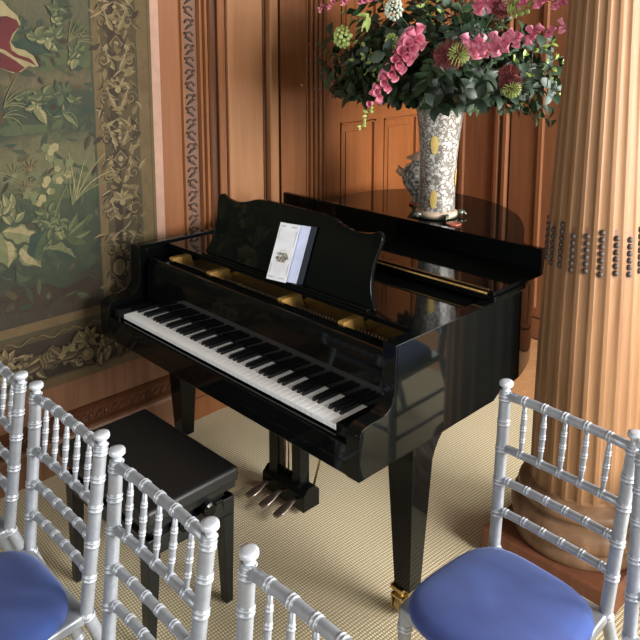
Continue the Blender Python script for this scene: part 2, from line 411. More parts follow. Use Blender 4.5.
# ---- panelled door in the left wall
def door():
    d = struct(MB().box(XL, XL+.018, 1.44, 2.46, 0, 2.6).build('door_1', M['door']))
    X = XL+.018
    st = MB()
    ys = [(1.44, 1.56), (1.86, 1.94), (2.26, 2.46)]
    zs = [(0, .25), (.72, .86), (1.38, 1.52), (2.42, 2.6)]
    for y0, y1 in ys: st.box(X, X+.016, y0, y1, 0, 2.6)
    for z0, z1 in zs:
        st.box(X, X+.016, 1.56, 1.86, z0, z1); st.box(X, X+.016, 1.94, 2.26, z0, z1)
    st.build('door_stile_frame', M['door'], d)
    pn = MB()
    for y0, y1 in ((1.56, 1.86), (1.94, 2.26)):
        for z0, z1 in ((.25, .72), (.86, 1.38), (1.52, 2.42)):
            a = .012
            for q in ((y0, y0+a, z0, z1), (y1-a, y1, z0, z1), (y0, y1, z0, z0+a), (y0, y1, z1-a, z1)):
                pn.box(X, X+.022, q[0], q[1], q[2], q[3])
            pn.box(X, X+.008, y0+.055, y1-.055, z0+.055, z1-.055)
    pn.build('door_panel', M['door'], d, bevel=.003)
door()
trim([(.048, 1.425), (.048, 1.436), (.01, 1.444)], M['walldark'])
trim([(.05, 2.46), (.05, YB)], M['back'])
# ---- back wall boards
def bprof(pts, mat, z0=.2):
    tn[0] += 1
    poly = [(pts[0][0], YB)] + [(x, YB-p) for x, p in pts] + [(pts[-1][0], YB)]
    return struct(MB().prism(poly, z0, H, 'z').build('trim_%d' % tn[0], mat))
bprof([(-.86, .02), (-.84, .02), (-.835, .008), (-.80, .008), (-.795, .03), (-.77, .03), (-.765, .012), (-.56, .012)], M['back'])
bprof([(-.545, .03), (-.52, .045), (-.50, .045), (-.49, .025), (-.47, .025), (-.462, .05), (-.44, .05), (-.435, .03)], M['back'])
bprof([(-.42, .022), (-.23, .022)], M['back'])
bprof([(-.225, .04), (-.20, .04), (-.195, .02), (.10, .02), (.11, .045), (.16, .045), (.17, .02), (.55, .02), (.56, .045), (.62, .045), (1.2, .02), (1.3, .05), (1.9, .05)], M['back'])
struct(MB().box(-.88, 1.98, YB-.03, YB, 0, .125).box(-.88, 1.98, YB-.022, YB, .135, .2).build('baseboard_back', M['back'], bevel=.003))

# ------------------------------------------------------------------ the tapestry
def at(px, py, X):                                # point of the wall plane x = X seen at that spot of the photograph
    f = Vector((-math.sin(YAW)*math.cos(PIT), math.cos(YAW)*math.cos(PIT), -math.sin(PIT))); r = Vector((math.cos(YAW), math.sin(YAW), 0)); u = r.cross(f)
    d = f + (px-PX)/FPX*r - (py-PY)/FPX*u; t = (X-CAM.x)/d.x; p = CAM+d*t
    return p.y, p.z
tap = empty('tapestry', (XL+.004, -.9, .395))
tag(tap, 'woven verdure wall tapestry with green leaves, red drapery and a brown fruit and scroll border', 'tapestry')
TX = .046
T0y, T1y, Tz = -2.6, .335, .395
def tapbuild(mb, name, mats, par=tap):
    o = mb.build(name, mats, None, normals=False); o.parent = par; o.location = (-(XL+.004), .9, -.395); return o
X0 = XL+.024; XS = XL+TX
FLD = tapbuild(MB().box(X0, XS, T0y+.26, .048, .70, 3.0), 'woven_landscape', [M['field']])
bd = MB()
bd.box(X0, XS+.001, T0y, T1y, Tz, .70, 0); bd.box(X0, XS+.001, .048, T1y, .70, 3.0, 0)
BRD = tapbuild(bd, 'woven_border', [M['t_olive']])
class Flat:
    """woven motifs: flat shapes lying in the cloth face, a fraction of a millimetre proud of each other"""
    def __init__(s, base): s.mb = MB(); s.x = base; s.k = 0
    def poly(s, pts, mi):
        s.k += 1; x = s.x + .0004 + s.k*.0000045
        s.mb.add([(x, y, z) for y, z in pts], [list(range(len(pts)))], mi)
    def leaf(s, y, z, L, ang, wd, mi, rib=None, bend=.0, lobes=0, out=None):
        if out is not None: s.leaf(y-.003*math.cos(ang), z-.004, L*1.06, ang, wd*1.28, out, None, bend, lobes)
        n = 13; A = []; B = []
        for i in range(n+1):
            t = i/n; a = ang+bend*t
            cx, cz = y+L*t*math.cos(ang+bend*t*.5), z+L*t*math.sin(ang+bend*t*.5)
            h = wd*math.sin(PI*min(1, t**.8))*(1+(.22*math.sin(t*PI*lobes*2) if lobes else 0))
            A.append((cx-h*math.sin(a), cz+h*math.cos(a))); B.append((cx+h*math.sin(a), cz-h*math.cos(a)))
        s.strip(A, B, mi)
        if rib is not None:
            lp = lambda a, b2, q: (a[0]+(b2[0]-a[0])*q, a[1]+(b2[1]-a[1])*q)
            f0, f1 = (.10, .46) if (k_ := s.k % 3) else (.52, .88)
            s.strip([lp(a, b2, f0+.25*abs(2*i/n-1)**2*(.5-f0)) for i, (a, b2) in enumerate(zip(A, B))], [lp(a, b2, f1) for a, b2 in zip(A, B)], rib)
            if wd > .016:
                for q in (.22, .40, .58, .76):
                    i = int(q*n); c0 = lp(A[i], B[i], .5); j = min(n, i+2)
                    for e_ in (.08, .92): s.curve([c0, lp(lp(A[i], B[i], e_), lp(A[j], B[j], e_), .4), lp(A[j], B[j], e_)], .0011, mi)
    def strip(s, A, B, mi):
        s.k += 1; x = s.x + .0004 + s.k*.0000045; n = len(A)
        s.mb.add([(x, *p) for p in A]+[(x, *p) for p in B], [(i, n+i, n+i+1, i+1) for i in range(n-1)], mi)
    def curve(s, pts, wd, mi):
        P = [Vector((p[0], p[1])) for p in pts]; A = []; B = []
        for i in range(len(P)):
            t = P[min(i+1, len(P)-1)]-P[max(0, i-1)]
            if t.length: t.normalize()
            n_ = Vector((-t.y, t.x)); w_ = wd*(.35+.65*math.sin(PI*(i+.5)/len(P)))
            A.append(tuple(P[i]+n_*w_)); B.append(tuple(P[i]-n_*w_))
        s.strip(A, B, mi)
    def blob(s, y, z, r, mi, ry=None, n=14, wob=0, ph=0):
        ry = ry or r
        s.poly([(y+r*(1+wob*math.sin(5*a+ph))*math.cos(a), z+ry*(1+wob*math.sin(5*a+ph))*math.sin(a)) for a in [2*PI*i/n for i in range(n)]], mi)
random.seed(11)
rnd = random.random
fl = Flat(XS); mats_f = [M['t_dark'], M['t_teal'], M['t_green'], M['t_sage'], M['t_cream'], M['t_red'], M['t_brown'], M['t_tan'], M['t_olive']]
D, TE, G, S, C_, RD, BR, TN, OL = range(9)
def A_(px, py): return at(px, py, XS)
def plant(px, py, n, L, w_, mi, rib, spread=PI, up=PI/2, jit=.5):
    y, z = A_(px, py)
    for i in range(n):
        a = up+spread*((i+.5)/n-.5)+(rnd()-.5)*1.0
        l = L*(.6+.6*rnd()); fl.leaf(y+(rnd()-.5)*.02, z+(rnd()-.5)*.02, l, a, w_*(.85+.5*rnd()), mi, rib, bend=(rnd()-.5)*2.0, out=0)
def tuft(px, py, n, L, mi, spread=1.2, up=PI/2, w_=.0022):
    y, z = A_(px, py)
    for i in range(n):
        a = up+spread*((i+.5)/n-.5); l = L*(.7+.5*rnd()); bd_ = -(a-PI/2)*-.9*rnd()-.3*(a < PI/2)+.2
        fl.curve([(y+l*t*math.cos(a+(a-PI/2)*.7*t), z+l*t*math.sin(a+(a-PI/2)*.7*t)) for t in [k/6 for k in range(7)]], w_, mi)
# dark masses behind the plants
for (px, py, r, ry, mi) in [(60, 262, .15, .10, D), (85, 225, .10, .11, D), (20, 240, .13, .09, D), (55, 205, .07, .10, G), (70, 215, .05, .08, D), (50, 105, .10, .06, TE), (68, 118, .08, .05, D), (45, 55, .10, .06, G), (60, 10, .05, .05, D),
                            (25, 45, .10, .05, TE), (80, 55, .06, .05, G), (30, 300, .16, .05, BR), (85, 290, .10, .05, BR), (20, 130, .12, .02, G)]:
    fl.blob(*A_(px, py), r, mi, ry, 22, .14, rnd()*6)
for k in range(150):                              # small undergrowth leaves all over the ground
    px, py = rnd()*98, 10+rnd()*305
    y, z = A_(px, py); fl.leaf(y, z, .03+.05*rnd(), rnd()*2*PI, .006+.008*rnd(), random.choice([D, D, G, OL, BR if py > 270 else G, TE, BR]), random.choice([None, None, G, D]), (rnd()-.5))
for k in range(12):                               # grass of the clearing
    tuft(5+rnd()*45, 175+rnd()*20, 5, .05, random.choice([S, G, TN]), 1.8, PI/2, .0013)
# low bold plants at the bottom
plant(60, 248, 9, .10, .026, TE, G, 2*PI); plant(40, 255, 6, .10, .03, D, TE, PI)
plant(12, 262, 7, .12, .034, G, S, 2.4, 1.4); plant(30, 275, 5, .10, .03, D, G, PI)
y, z = A_(2, 232)
for a, L_, w_ in ((-.75, .23, .060), (-1.35, .15, .05), (-.25, .17, .035)): fl.leaf(y, z, L_, a, w_, S, C_, -.25, 3, out=0)
y, z = A_(34, 258); fl.leaf(y, z, .14, .55, .045, G, S, -1.5, 3); fl.leaf(y, z, .13, 1.5, .04, TE, G, -.9, 2)
y, z = A_(44, 250); fl.leaf(y, z, .15, -.15, .042, TE, S, -.6, 3, out=0); fl.leaf(y, z, .10, -.9, .03, D, TE, -.6, 2)
y, z = A_(66, 238)
for a, L_, w_ in ((.9, .115, .020), (.45, .125, .018), (-.05, .115, .020), (1.9, .12, .024), (-.55, .10, .017), (2.5, .08, .02)): fl.leaf(y, z, L_, a, w_, G, S if a > -.1 else G, .35, 0, out=0)
y, z = A_(62, 240); fl.leaf(y, z, .16, 1.75, .022, S, C_, .35)
tuft(72, 205, 6, .17, S, .9, 1.25, .0032); tuft(76, 200, 4, .20, C_, .9, 1.3, .0024)
for (px, py) in [(8, 210), (12, 222), (2, 215)]: plant(px, py, 4, .075, .012, S, C_, 1.3, 1.4)
# flowering stalk
y, z = A_(50, 250); fl.curve([(y, z), (y+.01, z+.10), (y+.05, z+.20), (y+.09, z+.27)], .003, S)
for (px, py) in [(28, 193), (42, 200), (36, 198), (50, 188), (44, 183), (56, 178), (60, 165), (52, 160), (70, 162), (48, 150), (54, 146), (64, 174)]:
    y, z = A_(px, py)
    for i in range(3): fl.blob(y+(rnd()-.5)*.03, z+(rnd()-.5)*.03, .012+.006*rnd(), S if rnd() < .5 else C_, None, 10, .2, rnd()*6)
for (px, py) in [(40, 218), (48, 212), (58, 220), (52, 228)]: plant(px, py, 5, .05, .013, G, S, 2*PI)
for k in range(26): fl.blob(A_(50+rnd()*14, 215+rnd()*20)[0], A_(50, 215+rnd()*22)[1], .004, S, None, 6)
# middle and upper plants
for (px, py, n, L_, w_, c1, c2) in [(36, 103, 6, .055, .012, S, C_), (42, 97, 6, .05, .012, G, S), (62, 92, 5, .05, .010, G, TE), (74, 101, 4, .045, .009, G, S), (63, 113, 5, .05, .012, TE, S),
                                    (47, 42, 8, .06, .012, S, C_), (53, 34, 5, .045, .010, G, S), (34, 38, 5, .055, .012, S, G), (72, 58, 7, .05, .012, S, C_), (76, 50, 5, .045, .009, G, S), (57, 10, 6, .05, .012, G, S), (22, 28, 5, .05, .01, TE, G), (22, 100, 5, .04, .009, G, S), (57, 22, 3, .03, .009, S, C_)]:
    plant(px, py, n, L_, w_, c1, c2, 2*PI if n > 5 else PI*1.3)
y, z = A_(38, 108); fl.leaf(y, z, .075, -1.3, .02, S, C_, .3); y, z = A_(62, 113); fl.leaf(y, z, .09, -.35, .018, S, TE, -.9)
tuft(68, 42, 5, .10, S, .9, 1.1, .002); tuft(76, 44, 4, .08, S, .8, .9, .002); tuft(3, 108, 5, .12, S, 1.0, .9, .0022); tuft(2, 118, 3, .08, S, .9, .6)
tuft(14, 178, 7, .06, S, 1.6); tuft(30, 172, 6, .05, TN, 1.6)
# crimson drapery with a cream lining
def pxpoly(pts, mi): fl.poly([A_(*p) for p in pts], mi)
pxpoly([(-6, -2), (2, 1), (9, 9), (17, 16), (20, 24), (14, 34), (10, 42), (15, 48), (24, 50), (33, 56), (38, 66), (33, 67), (28, 66), (20, 72), (12, 73), (4, 70), (-6, 66)], C_)
pxpoly([(-6, 17), (6, 16), (16, 20), (19, 26), (12, 34), (9, 42), (11, 50), (22, 54), (31, 60), (36, 66), (28, 62), (14, 57), (4, 50), (-6, 47)], RD)
pxpoly([(-6, 51), (2, 53), (14, 60), (22, 66), (24, 68), (17, 73), (8, 71), (-6, 66)], RD)
pxpoly([(12, 45), (17, 51), (27, 54), (33, 59), (28, 58), (18, 55), (11, 50)], C_)
o = tapbuild(fl.mb, 'woven_plants', mats_f)
# border motifs
fl = Flat(XS+.001); mats_b = [M['t_brown'], M['t_olive'], M['t_tan'], M['t_buff'], M['t_band'], M['t_dark'], M['t_sage']]
BR, OL, TN, BF, BN, DK, SG = range(7)
def vband(y0, y1, mi, z0=.45, z1=3.0): fl.poly([(y0, z0), (y1, z0), (y1, z1), (y0, z1)], mi)
def hband(z0, z1, mi, y0=T0y, y1=.33): fl.poly([(y0, z0), (y1, z0), (y1, z1), (y0, z1)], mi)
hband(.66, .70, BN, T0y, .09); hband(.655, .66, DK, T0y, .09); hband(.395, .435, BN); hband(.435, .444, OL); hband(.615, .655, OL, T0y, .27); hband(.60, .615, BR, T0y, .27); hband(.444, .60, BR, T0y, .27)
vband(.048, .056, DK, .69); vband(.056, .086, BN, .66); vband(.086, .092, TN, .64); vband(.092, .27, OL, .45); vband(.258, .263, DK, .435); vband(.263, .335, BN, .395); vband(.318, .322, OL, .395)
vband(.125, .165, BR, .62); vband(.165, .205, OL, .6)
def spiral(y, z, r, s_, mi, turns=1.5, w_=.005, a0=0):
    n = 18; fl.curve([(y+s_*r*(1-i/n*.85)*math.cos(a0+i/n*turns*2*PI), z+r*(1-i/n*.85)*math.sin(a0+i/n*turns*2*PI)) for i in range(n+1)], w_, mi)
z = .72; k = 0
while z < 2.9:                                    # climbing scrolls, leaves, husks and bosses
    cy = .165
    for s_ in (-1, 1):
        spiral(cy+s_*.062, z+.05, .034, s_, BR, 1.4, .009); spiral(cy+s_*.062, z+.052, .032, s_, TN, 1.4, .0042)
        for q in range(5): fl.leaf(cy+s_*(.02+.07*rnd()), z+.165*rnd(), .05+.02*rnd(), rnd()*6.3, .011, random.choice([BR, TN, OL, BN]), random.choice([TN, BF, None, None]), rnd()-.5)
        fl.leaf(cy+s_*.01, z+.01, .075, PI/2-s_*(.7), .012, TN, BF, s_*.5); fl.leaf(cy+s_*.02, z+.09, .06, PI/2-s_*1.0, .010, OL, TN, -s_*.8)
        fl.leaf(cy+s_*.06, z+.09, .05, PI/2+s_*.5, .010, TN, BF, s_*.7); fl.leaf(cy+s_*.07, z+.125, .045, -PI/2+s_*.4, .009, BR, TN, s_*.5)
        fl.curve([(cy+s_*(.02+.03*math.sin(t)), z+.02*t+.06) for t in [q*.6 for q in range(7)]], .003, BF)
    if k % 3 == 0:
        fl.blob(cy, z+.12, .042, BR, .048, 8); fl.blob(cy, z+.12, .034, TN, .038, 4); fl.blob(cy, z+.12, .024, OL, .026, 8, .2); fl.blob(cy, z+.12, .012, BF)
    elif k % 3 == 1:
        for i in range(7): fl.blob(cy+(rnd()-.5)*.012, z+.03+i*.016, .010, BF if i % 2 else TN, .008, 8)
    else:
        for i in range(5): fl.leaf(cy, z+.10, .055, PI/2+(i-2)*.55, .010, TN, BF, (i-2)*.2)
        fl.blob(cy, z+.09, .014, BF)
    for i in range(12): fl.leaf(.10+.15*rnd(), z+.17*rnd(), .035, rnd()*6.3, .008, random.choice([TN, OL, BR, BN]), None, 1)
    z += .165; k += 1
# vase of fruit at the corner
y, z = .155, .80
fl.blob(y-.02, z+.05, .036, BR, .045); fl.blob(y-.022, z+.05, .030, BF, .038); fl.blob(y-.014, z+.05, .016, TN, .034)
for k in range(60): fl.blob(.17+rnd()*.08, .75+rnd()*.17, .006, random.choice([BF, TN, BR]), None, 7)
for k in range(10): fl.leaf(.16+.05*(rnd()-.5), .66+.1*rnd(), .06, rnd()*6.3, .012, random.choice([BR, TN, BF]), TN, .8)
# fruit, flowers and leaves along the bottom
yy = -2.5; k = 0
while yy < .24:
    zc = .525
    for s_ in range(9): fl.leaf(yy+(rnd()-.5)*.10, zc+(rnd()-.5)*.06, .075, rnd()*6.3, .015, random.choice([OL, OL, TN, OL]), random.choice([TN, BF, None]), .7, out=0)
    if k % 4 == 0:
        for i in range(8): fl.leaf(yy, zc+.045, .06, i*PI/4, .013, TN, BF, out=0)
        fl.blob(yy, zc+.045, .014, OL)
        fl.blob(yy, zc-.03, .036, BR, .034); fl.blob(yy-.003, zc-.028, .030, TN, .028); fl.blob(yy-.010, zc-.020, .012, BF, .012)
    elif k % 4 == 1:
        for i in range(34): 
            a = rnd()*6.3; r = .045*math.sqrt(rnd()); fl.blob(yy+r*math.cos(a), zc+r*math.sin(a), .0085, random.choice([BF, TN, OL, BR]), None, 8)
    elif k % 4 == 2:
        fl.blob(yy, zc, .042, BR, .045); fl.blob(yy, zc, .036, OL, .039)
        for i in range(5): fl.curve([(yy-.03+i*.015+.006*math.sin(t), zc-.032+.011*t) for t in range(7)], .0028, TN)
    else:
        for i in range(6): fl.leaf(yy, zc, .05, i*PI/3, .018, BF if i % 2 else TN, TN)
        fl.blob(yy, zc, .013, BR)
        spiral(yy+.05, zc-.05, .025, 1, BF)
    yy += .088; k += 1
for k in range(20):
    y = -2.5+k*.14; fl.curve([(y+.02*t, .63+.012*math.sin(t*1.3)) for t in range(8)], .0028, TN)
tapbuild(fl.mb, 'woven_fruit_scrolls', mats_b)

# ------------------------------------------------------------------ the grand piano
P = empty('grand_piano', (0, 0, 0))
tag(P, 'polished black grand piano with open keyboard, front lid flap folded back and raised music desk', 'piano')
W = .724; RT = .985
LQ = M['lacquer']
tailpts = [(.724, .12), (.724, .45), (.724, .72), (.706, .86), (.64, 1.03), (.53, 1.17), (.43, 1.30), (.36, 1.42), (.28, 1.55), (.16, 1.70), (0, 1.82), (-.20, 1.895), (-.42, 1.90), (-.60, 1.82), (-.705, 1.66), (-.736, 1.45), (-.742, 1.1), (-.742, .6), (-.742, .12)]
out2 = [tuple(p[:2]) for p in spline([(x, y, 0) for x, y in tailpts], 6)]
def offset(pl, d):
    r = []
    for i, p in enumerate(pl):
        a = Vector(pl[max(0, i-1)]); b2 = Vector(pl[min(len(pl)-1, i+1)]); t = (b2-a).normalized()
        n_ = Vector((-t.y, t.x)); r.append((p[0]+n_.x*d, p[1]+n_.y*d))
    return r
inn2 = offset(out2, .045)
inn2[0] = (W-.045, .12); inn2[-1] = (-.742+.045, .12)
b_ = MB(); n = len(out2); z0, z1 = .652, RT
zb_ = lambda y: .628 if y <= .66 else .652
for za, zb in ((z0, z1),):
    vs = [(x, y, zb_(y)) for x, y in out2]+[(x, y, zb) for x, y in out2]+[(x, y, zb_(y)) for x, y in inn2]+[(x, y, zb) for x, y in inn2]
    fs = []
    for i in range(n-1): fs += [(i, i+1, n+i+1, n+i), (2*n+i+1, 2*n+i, 3*n+i, 3*n+i+1), (n+i, n+i+1, 3*n+i+1, 3*n+i), (i+1, i, 2*n+i, 2*n+i+1)]
    fs += [(0, n, 3*n, 2*n), (n-1, 3*n-1, 4*n-1, 2*n-1)]
    b_.add(vs, fs, 0, True)
case = b_.build('rim', LQ, P, bevel=.0015)
# soundboard / bottom closing board and beams
b_ = MB(); b_.prism(offset(out2, .04), .70, .715, 'z'); b_.build('soundboard', M['wall'], P)
# arms (cheeks) with the S curve
arm = [(.125, .64), (.125, RT), (.116, .985), (.115, .90), (.113, .855), (.108, .825), (.095, .803), (.075, .792), (.045, .787), (.01, .787), (-.012, .784), (-.026, .776), (-.034, .762), (-.036, .745), (-.036, .64)]
arm = [(.125, .628), (.125, RT), (.116, RT)] + [tuple(p[:2]) for p in spline([(a, b2, 0) for a, b2 in arm[3:14]], 4)] + [(-.036, .628)]
for s_ in (-1, 1):
    WS = W if s_ > 0 else .742
    b_ = MB(); b_.prism(arm, s_*WS, s_*(W-.05), 'x'); b_.build('arm', LQ, P, bevel=.0015)
    b_ = MB(); b_.box(s_*.6165, s_*(W-.05), -.020, .142, .70, .762); b_.build('key_block', LQ, P, bevel=.004)
MB().box(-.735, W-.006, -.0352, .640, .629, .668).build('keybed', LQ, P, bevel=.003)
MB().box(-W+.05, W-.05, -.034, -.012, .665, .722).build('key_slip', LQ, P, bevel=.003)
# keys
kw = 1.227/52
wk = MB().box(-kw/2+.0005, kw/2-.0005, 0, .150, .722, .740).build('white_key', M['ivory'], P, bevel=.0012)
k0 = -.6135
wk.location.x = k0+kw/2
for i in range(1, 52):
    c = wk.copy(); COL.objects.link(c); c.parent = P; c.location.x = k0+kw*(i+.5)
bkm = MB(); bkm.add([(-.0058, .050, .738), (.0058, .050, .738), (.0058, .150, .738), (-.0058, .150, .738), (-.0045, .056, .7515), (.0045, .056, .7515), (.0045, .150, .7525), (-.0045, .150, .7525)],
                    [(3, 2, 1, 0), (4, 5, 6, 7), (0, 1, 5, 4), (1, 2, 6, 5), (2, 3, 7, 6), (3, 0, 4, 7)])
bk0 = None
for i in range(51):
    note = (i+5) % 7                              # 0=C ... keyboard starts on A
    if note in (0, 1, 3, 4, 5):
        x = k0+kw*(i+1)
        if bk0 is None: bk0 = bkm.build('black_key', M['ebony'], P, bevel=.001); c = bk0
        else: c = bk0.copy(); COL.objects.link(c); c.parent = P
        c.location.x = x
# fallboard, upright behind the keys
fb = [(.151, .725), (.146, .745), (.148, .80), (.152, .88), (.156, .915), (.163, .928), (.172, .931), (.182, .926), (.186, .91), (.180, .72)]
MB().prism(fb, -W+.052, W-.052, 'x').build('fallboard', LQ, P, bevel=.002)
MB().box(-.60, .60, .1415, .1435, .7415, .7445).build('name_felt', M['felt'], P)
MB().box(-W+.052, W-.052, .180, .226, .905, .926).build('fallboard_cap', LQ, P, bevel=.003)
MB().box(-W+.05, W-.05, .188, .205, .80, .905).build('key_stop_rail', M['satin'], P, bevel=.002)
# iron plate, pin field, strings
pl = MB(); pl.prism([(x*.985, y) for x, y in offset(out2, .05) if y > .2]+[(-.66, .205), (.66, .205)], .855, .868, 'z')
pl.box(-.66, .66, .205, .235, .868, .900)
for x in (-.33, .10, .40, -.60, .62): pl.frustum((x, .27), .055, .12, .868, (x, .27), .026, .09, .935)
for x in (-.33, .10, .40): pl.box(x-.012, x+.012, .3, 1.3, .86, .91)
pl.build('iron_plate', M['goldplate'], P, bevel=.004)
MB().box(-.60, .55, .262, .272, .868, .882).box(-.50, -.12, .246, .256, .868, .90).build('red_felt_strip', M['redwood'], P)
pn = MB()
for i in range(84):
    x = -.63+i*.0152
    for j in range(3): pn.tube([(x+j*.004, .238+j*.022, .868), (x+j*.004, .238+j*.022, .905)], .0028, 5)
pn.build('tuning_pins', M['steel'], P)
sb = MB()
for i in range(90): sb.tube([(-.63+i*.0142, .24, .893), (-.63+i*.0142, .62, .893)], .0007, 4)
sb.build('strings', M['steel'], P)
MB().box(-.66, .66, .40, .44, .895, .925).build('damper_rail', M['satin'], P)
# music shelf and desk
MB().box(-W+.047, W-.047, .262, .66, .957, .976).build('music_shelf', LQ, P, bevel=.003)
half = [(0, 1.236), (.10, 1.236), (.20, 1.232), (.26, 1.215), (.31, 1.205), (.36, 1.205), (.40, 1.212), (.425, 1.221), (.440, 1.213), (.447, 1.195), (.441, 1.165), (.433, 1.13), (.430, 1.09), (.434, 1.05), (.446, 1.015), (.462, .99), (.470, .977)]
hs = [tuple(p[:2]) for p in spline([(a, b2, 0) for a, b2 in half], 3)]
CX = .018
prof = [(CX+x, z) for x, z in hs] + [(CX-x, z) for x, z in hs[::-1][:-1]]
b_ = MB()
nn = len(prof); TH = .016
def dk(x, z, t): return (x, .290+.27*(z-.976)+t, z)
b_.add([dk(x, z, 0) for x, z in prof]+[dk(x, z, TH) for x, z in prof], [list(range(nn)), list(range(nn, 2*nn))[::-1]])
for i in range(nn):
    j = (i+1) % nn; b_.f.append([i, j, nn+j, nn+i]); b_.m.append(0); b_.sm.append(True)
b_.build('music_desk', LQ, P, bevel=.002)
MB().box(-.44, .475, .268, .292, .976, .984).build('desk_ledge', LQ, P, bevel=.002)
# lid: main part, folded flap, lip, hinge
HY = .615
lo = [p for p in offset(out2, -.010) if p[1] >= HY]
lo = [(W+.006, HY)] + lo + [(-W-.006, HY)]
MB().prism(lo, RT+.001, RT+.019, 'z').build('lid', LQ, P, bevel=.003)
lf = MB().box(-.715, .724, HY+.004, .93, RT+.020, RT+.036).build('lid_flap', LQ, P, bevel=.002)
MB().box(-.680, .722, .93, .956, RT+.020, RT+.118).build('lid_lip', LQ, lf, bevel=.003)
hg = MB()
hg.tube([(-.72, HY-.002, RT+.026), (.70, HY-.002, RT+.026)], .0045, 8); hg.box(-.72, .70, HY+.004, HY+.014, RT+.036, RT+.0375)
for k in range(48): hg.box(-.715+k*.03, -.713+k*.03, HY-.007, HY-.002, RT+.022, RT+.031)
hg.build('lid_hinge', M['hinge'], P)
# legs with casters
def leg(x, y, name='leg'):
    b_ = MB(); b_.frustum((x, y), .062, .062, .098, (x, y), .098, .098, .50); b_.frustum((x, y), .098, .098, .50, (x, y), .108, .108, .635)
    L = b_.build(name, LQ, P, bevel=.003)
    br = MB(); poly = [(y+.040, .635), (y+.040, .47)]+[(y+.044+.130*(1-math.cos(t)), .47+.165*math.sin(t)) for t in [i*PI/16 for i in range(1, 9)]]
    br.prism(poly, x-.047, x+.047, 'x'); br.build('curved_bracket', LQ, L, bevel=.002)
    x -= .016; y -= .016; c = MB(); c.box(x-.024, x+.024, y-.024, y+.024, .086, .099); c.tube([(x, y, .086), (x, y, .06)], .012, 10)
    c.box(x-.022, x-.016, y-.022, y+.030, .018, .070); c.box(x+.016, x+.022, y-.022, y+.030, .018, .070); c.box(x-.022, x+.022, y-.024, y+.012, .06, .07)
    c.tube([(x-.012, y+.006, .028), (x+.012, y+.006, .028)], .027, 20)
    c.tube([(x-.024, y+.006, .028), (x+.024, y+.006, .028)], .007, 10)
    o = c.build('caster', M['brass'], L, bevel=.001); o['label'] = 'brass caster'
leg(.657, .276); leg(-.636, .288); leg(-.25, 1.55)
# pedal lyre
ly = MB().box(-.19, .09, .35, .44, .60, .632).build('pedal_lyre', LQ, P, bevel=.003)
for x in (-.120, .018): MB().box(x-.025, x+.025, .370, .420, .10, .630).build('lyre_post', LQ, ly, bevel=.002)
pb = MB(); pb.prism([(.355, .020), (.355, .086), (.382, .113), (.418, .113), (.442, .088), (.442, .020)], -.172, .078, 'x')
pb.build('pedal_box', LQ, ly, bevel=.003)
for x in (-.140, -.055, .030):
    t = MB(); pts = [(x, .365, .058), (x, .335, .056), (x, .305, .048), (x, .275, .042), (x, .250, .038)]
    k0_ = len(t.v); rows = []
    for (px_, py_, pz_), wd in zip(pts, (.009, .012, .019, .022, .016)):
        rows.append([(px_+wd*math.cos(a), py_, pz_+.006*math.sin(a)) for a in [2*PI*i/12 for i in range(12)]])
    vs = [p for r in rows for p in r]; fs = [(i*12+k, i*12+(k+1) % 12, (i+1)*12+(k+1) % 12, (i+1)*12+k) for i in range(4) for k in range(12)]
    fs += [tuple(range(12))[::-1], tuple(range(48, 60))]
    t.add(vs, fs, 0, True); o = t.build('pedal', M['pedal'], ly); o['label'] = 'worn metal pedal'
for x in (-.078, -.052, -.026): MB().tube([(x, .395, .11), (x, .395, .61)], .003, 8).build('pedal_rod', M['brass'], ly)
for x in (-.15, .062): MB().tube([(x, .425, .10), (x, .62, .64)], .0045, 8).build('lyre_brace', M['brass'], ly)
# under-case beams
MB().box(-W+.06, W-.06, .50, .62, .60, .64).box(-.05, .05, .62, 1.6, .64, .70).build('under_beam', M['satin'], P)

# ------------------------------------------------------------------ concert card on the desk
CL = 'white folded concert card with a small building picture, leaning on the black music desk'
B = empty('programme_card', (.064, .289, .985)); tag(B, CL, 'card')
# leaf frame: x right, up the leaning desk
def card_leaf(name, x0, x1, yoff0, yoff1, h0, h1, mats, par, tilt=.27, shear=.02, th=.0015, mb=None):
    keep = mb is not None; mb = mb or MB()
    def p(x, h, y): return (x+shear*h/.2, y+tilt*h, h)
    vs = [p(x0, h0, yoff0), p(x1, h0, yoff1), p(x1, h1, yoff1), p(x0, h1, yoff0)]
    vs2 = [(a, b2+th, c) for a, b2, c in vs]
    mb.add(vs+vs2, [(0, 1, 2, 3), (7, 6, 5, 4), (0, 4, 5, 1), (1, 5, 6, 2), (2, 6, 7, 3), (3, 7, 4, 0)])
    return (None if keep else mb.build(name, mats, par)), p
FC = MB(); _, pf = card_leaf('front_cover', -.058, .030, -.050, -.034, 0, .205, M['paper'], B, mb=FC)
card_leaf('inner_page', -.057, .062, -.046, -.012, 0, .203, M['paperin'], B)
bc_, _ = card_leaf('rear_leaf', -.057, .086, -.043, -.004, 0, .204, M['navy'], B)
def onf(u, v, e=.0006):                           # u 0..1 across, v 0..1 up the front cover
    x = -.058+.088*u; h = .205*v; y = -.050+.016*u
    q = pf(x, h, y); return (q[0], q[1]-e, q[2])
def rect(u0, u1, v0, v1, mi): FC.add([onf(u0, v0), onf(u1, v0), onf(u1, v1), onf(u0, v1)], [(0, 1, 2, 3)], mi+1)
random.seed(5)
for (u0, u1, v0, v1) in [(.07, .085, .13, .28), (.07, .085, .72, .90), (.915, .93, .12, .33), (.915, .93, .62, .88)]: rect(u0, u1, v0, v1, 0)
for v0 in (.94, .05):
    for u0 in (.10, .64):
        for k in range(7): rect(u0+k*.035, u0+k*.035+.022, v0, v0+.012+.006*(k % 2), 0)
for k in range(9): rect(.34+k*.035, .34+k*.035+.02, .53, .538, 0)
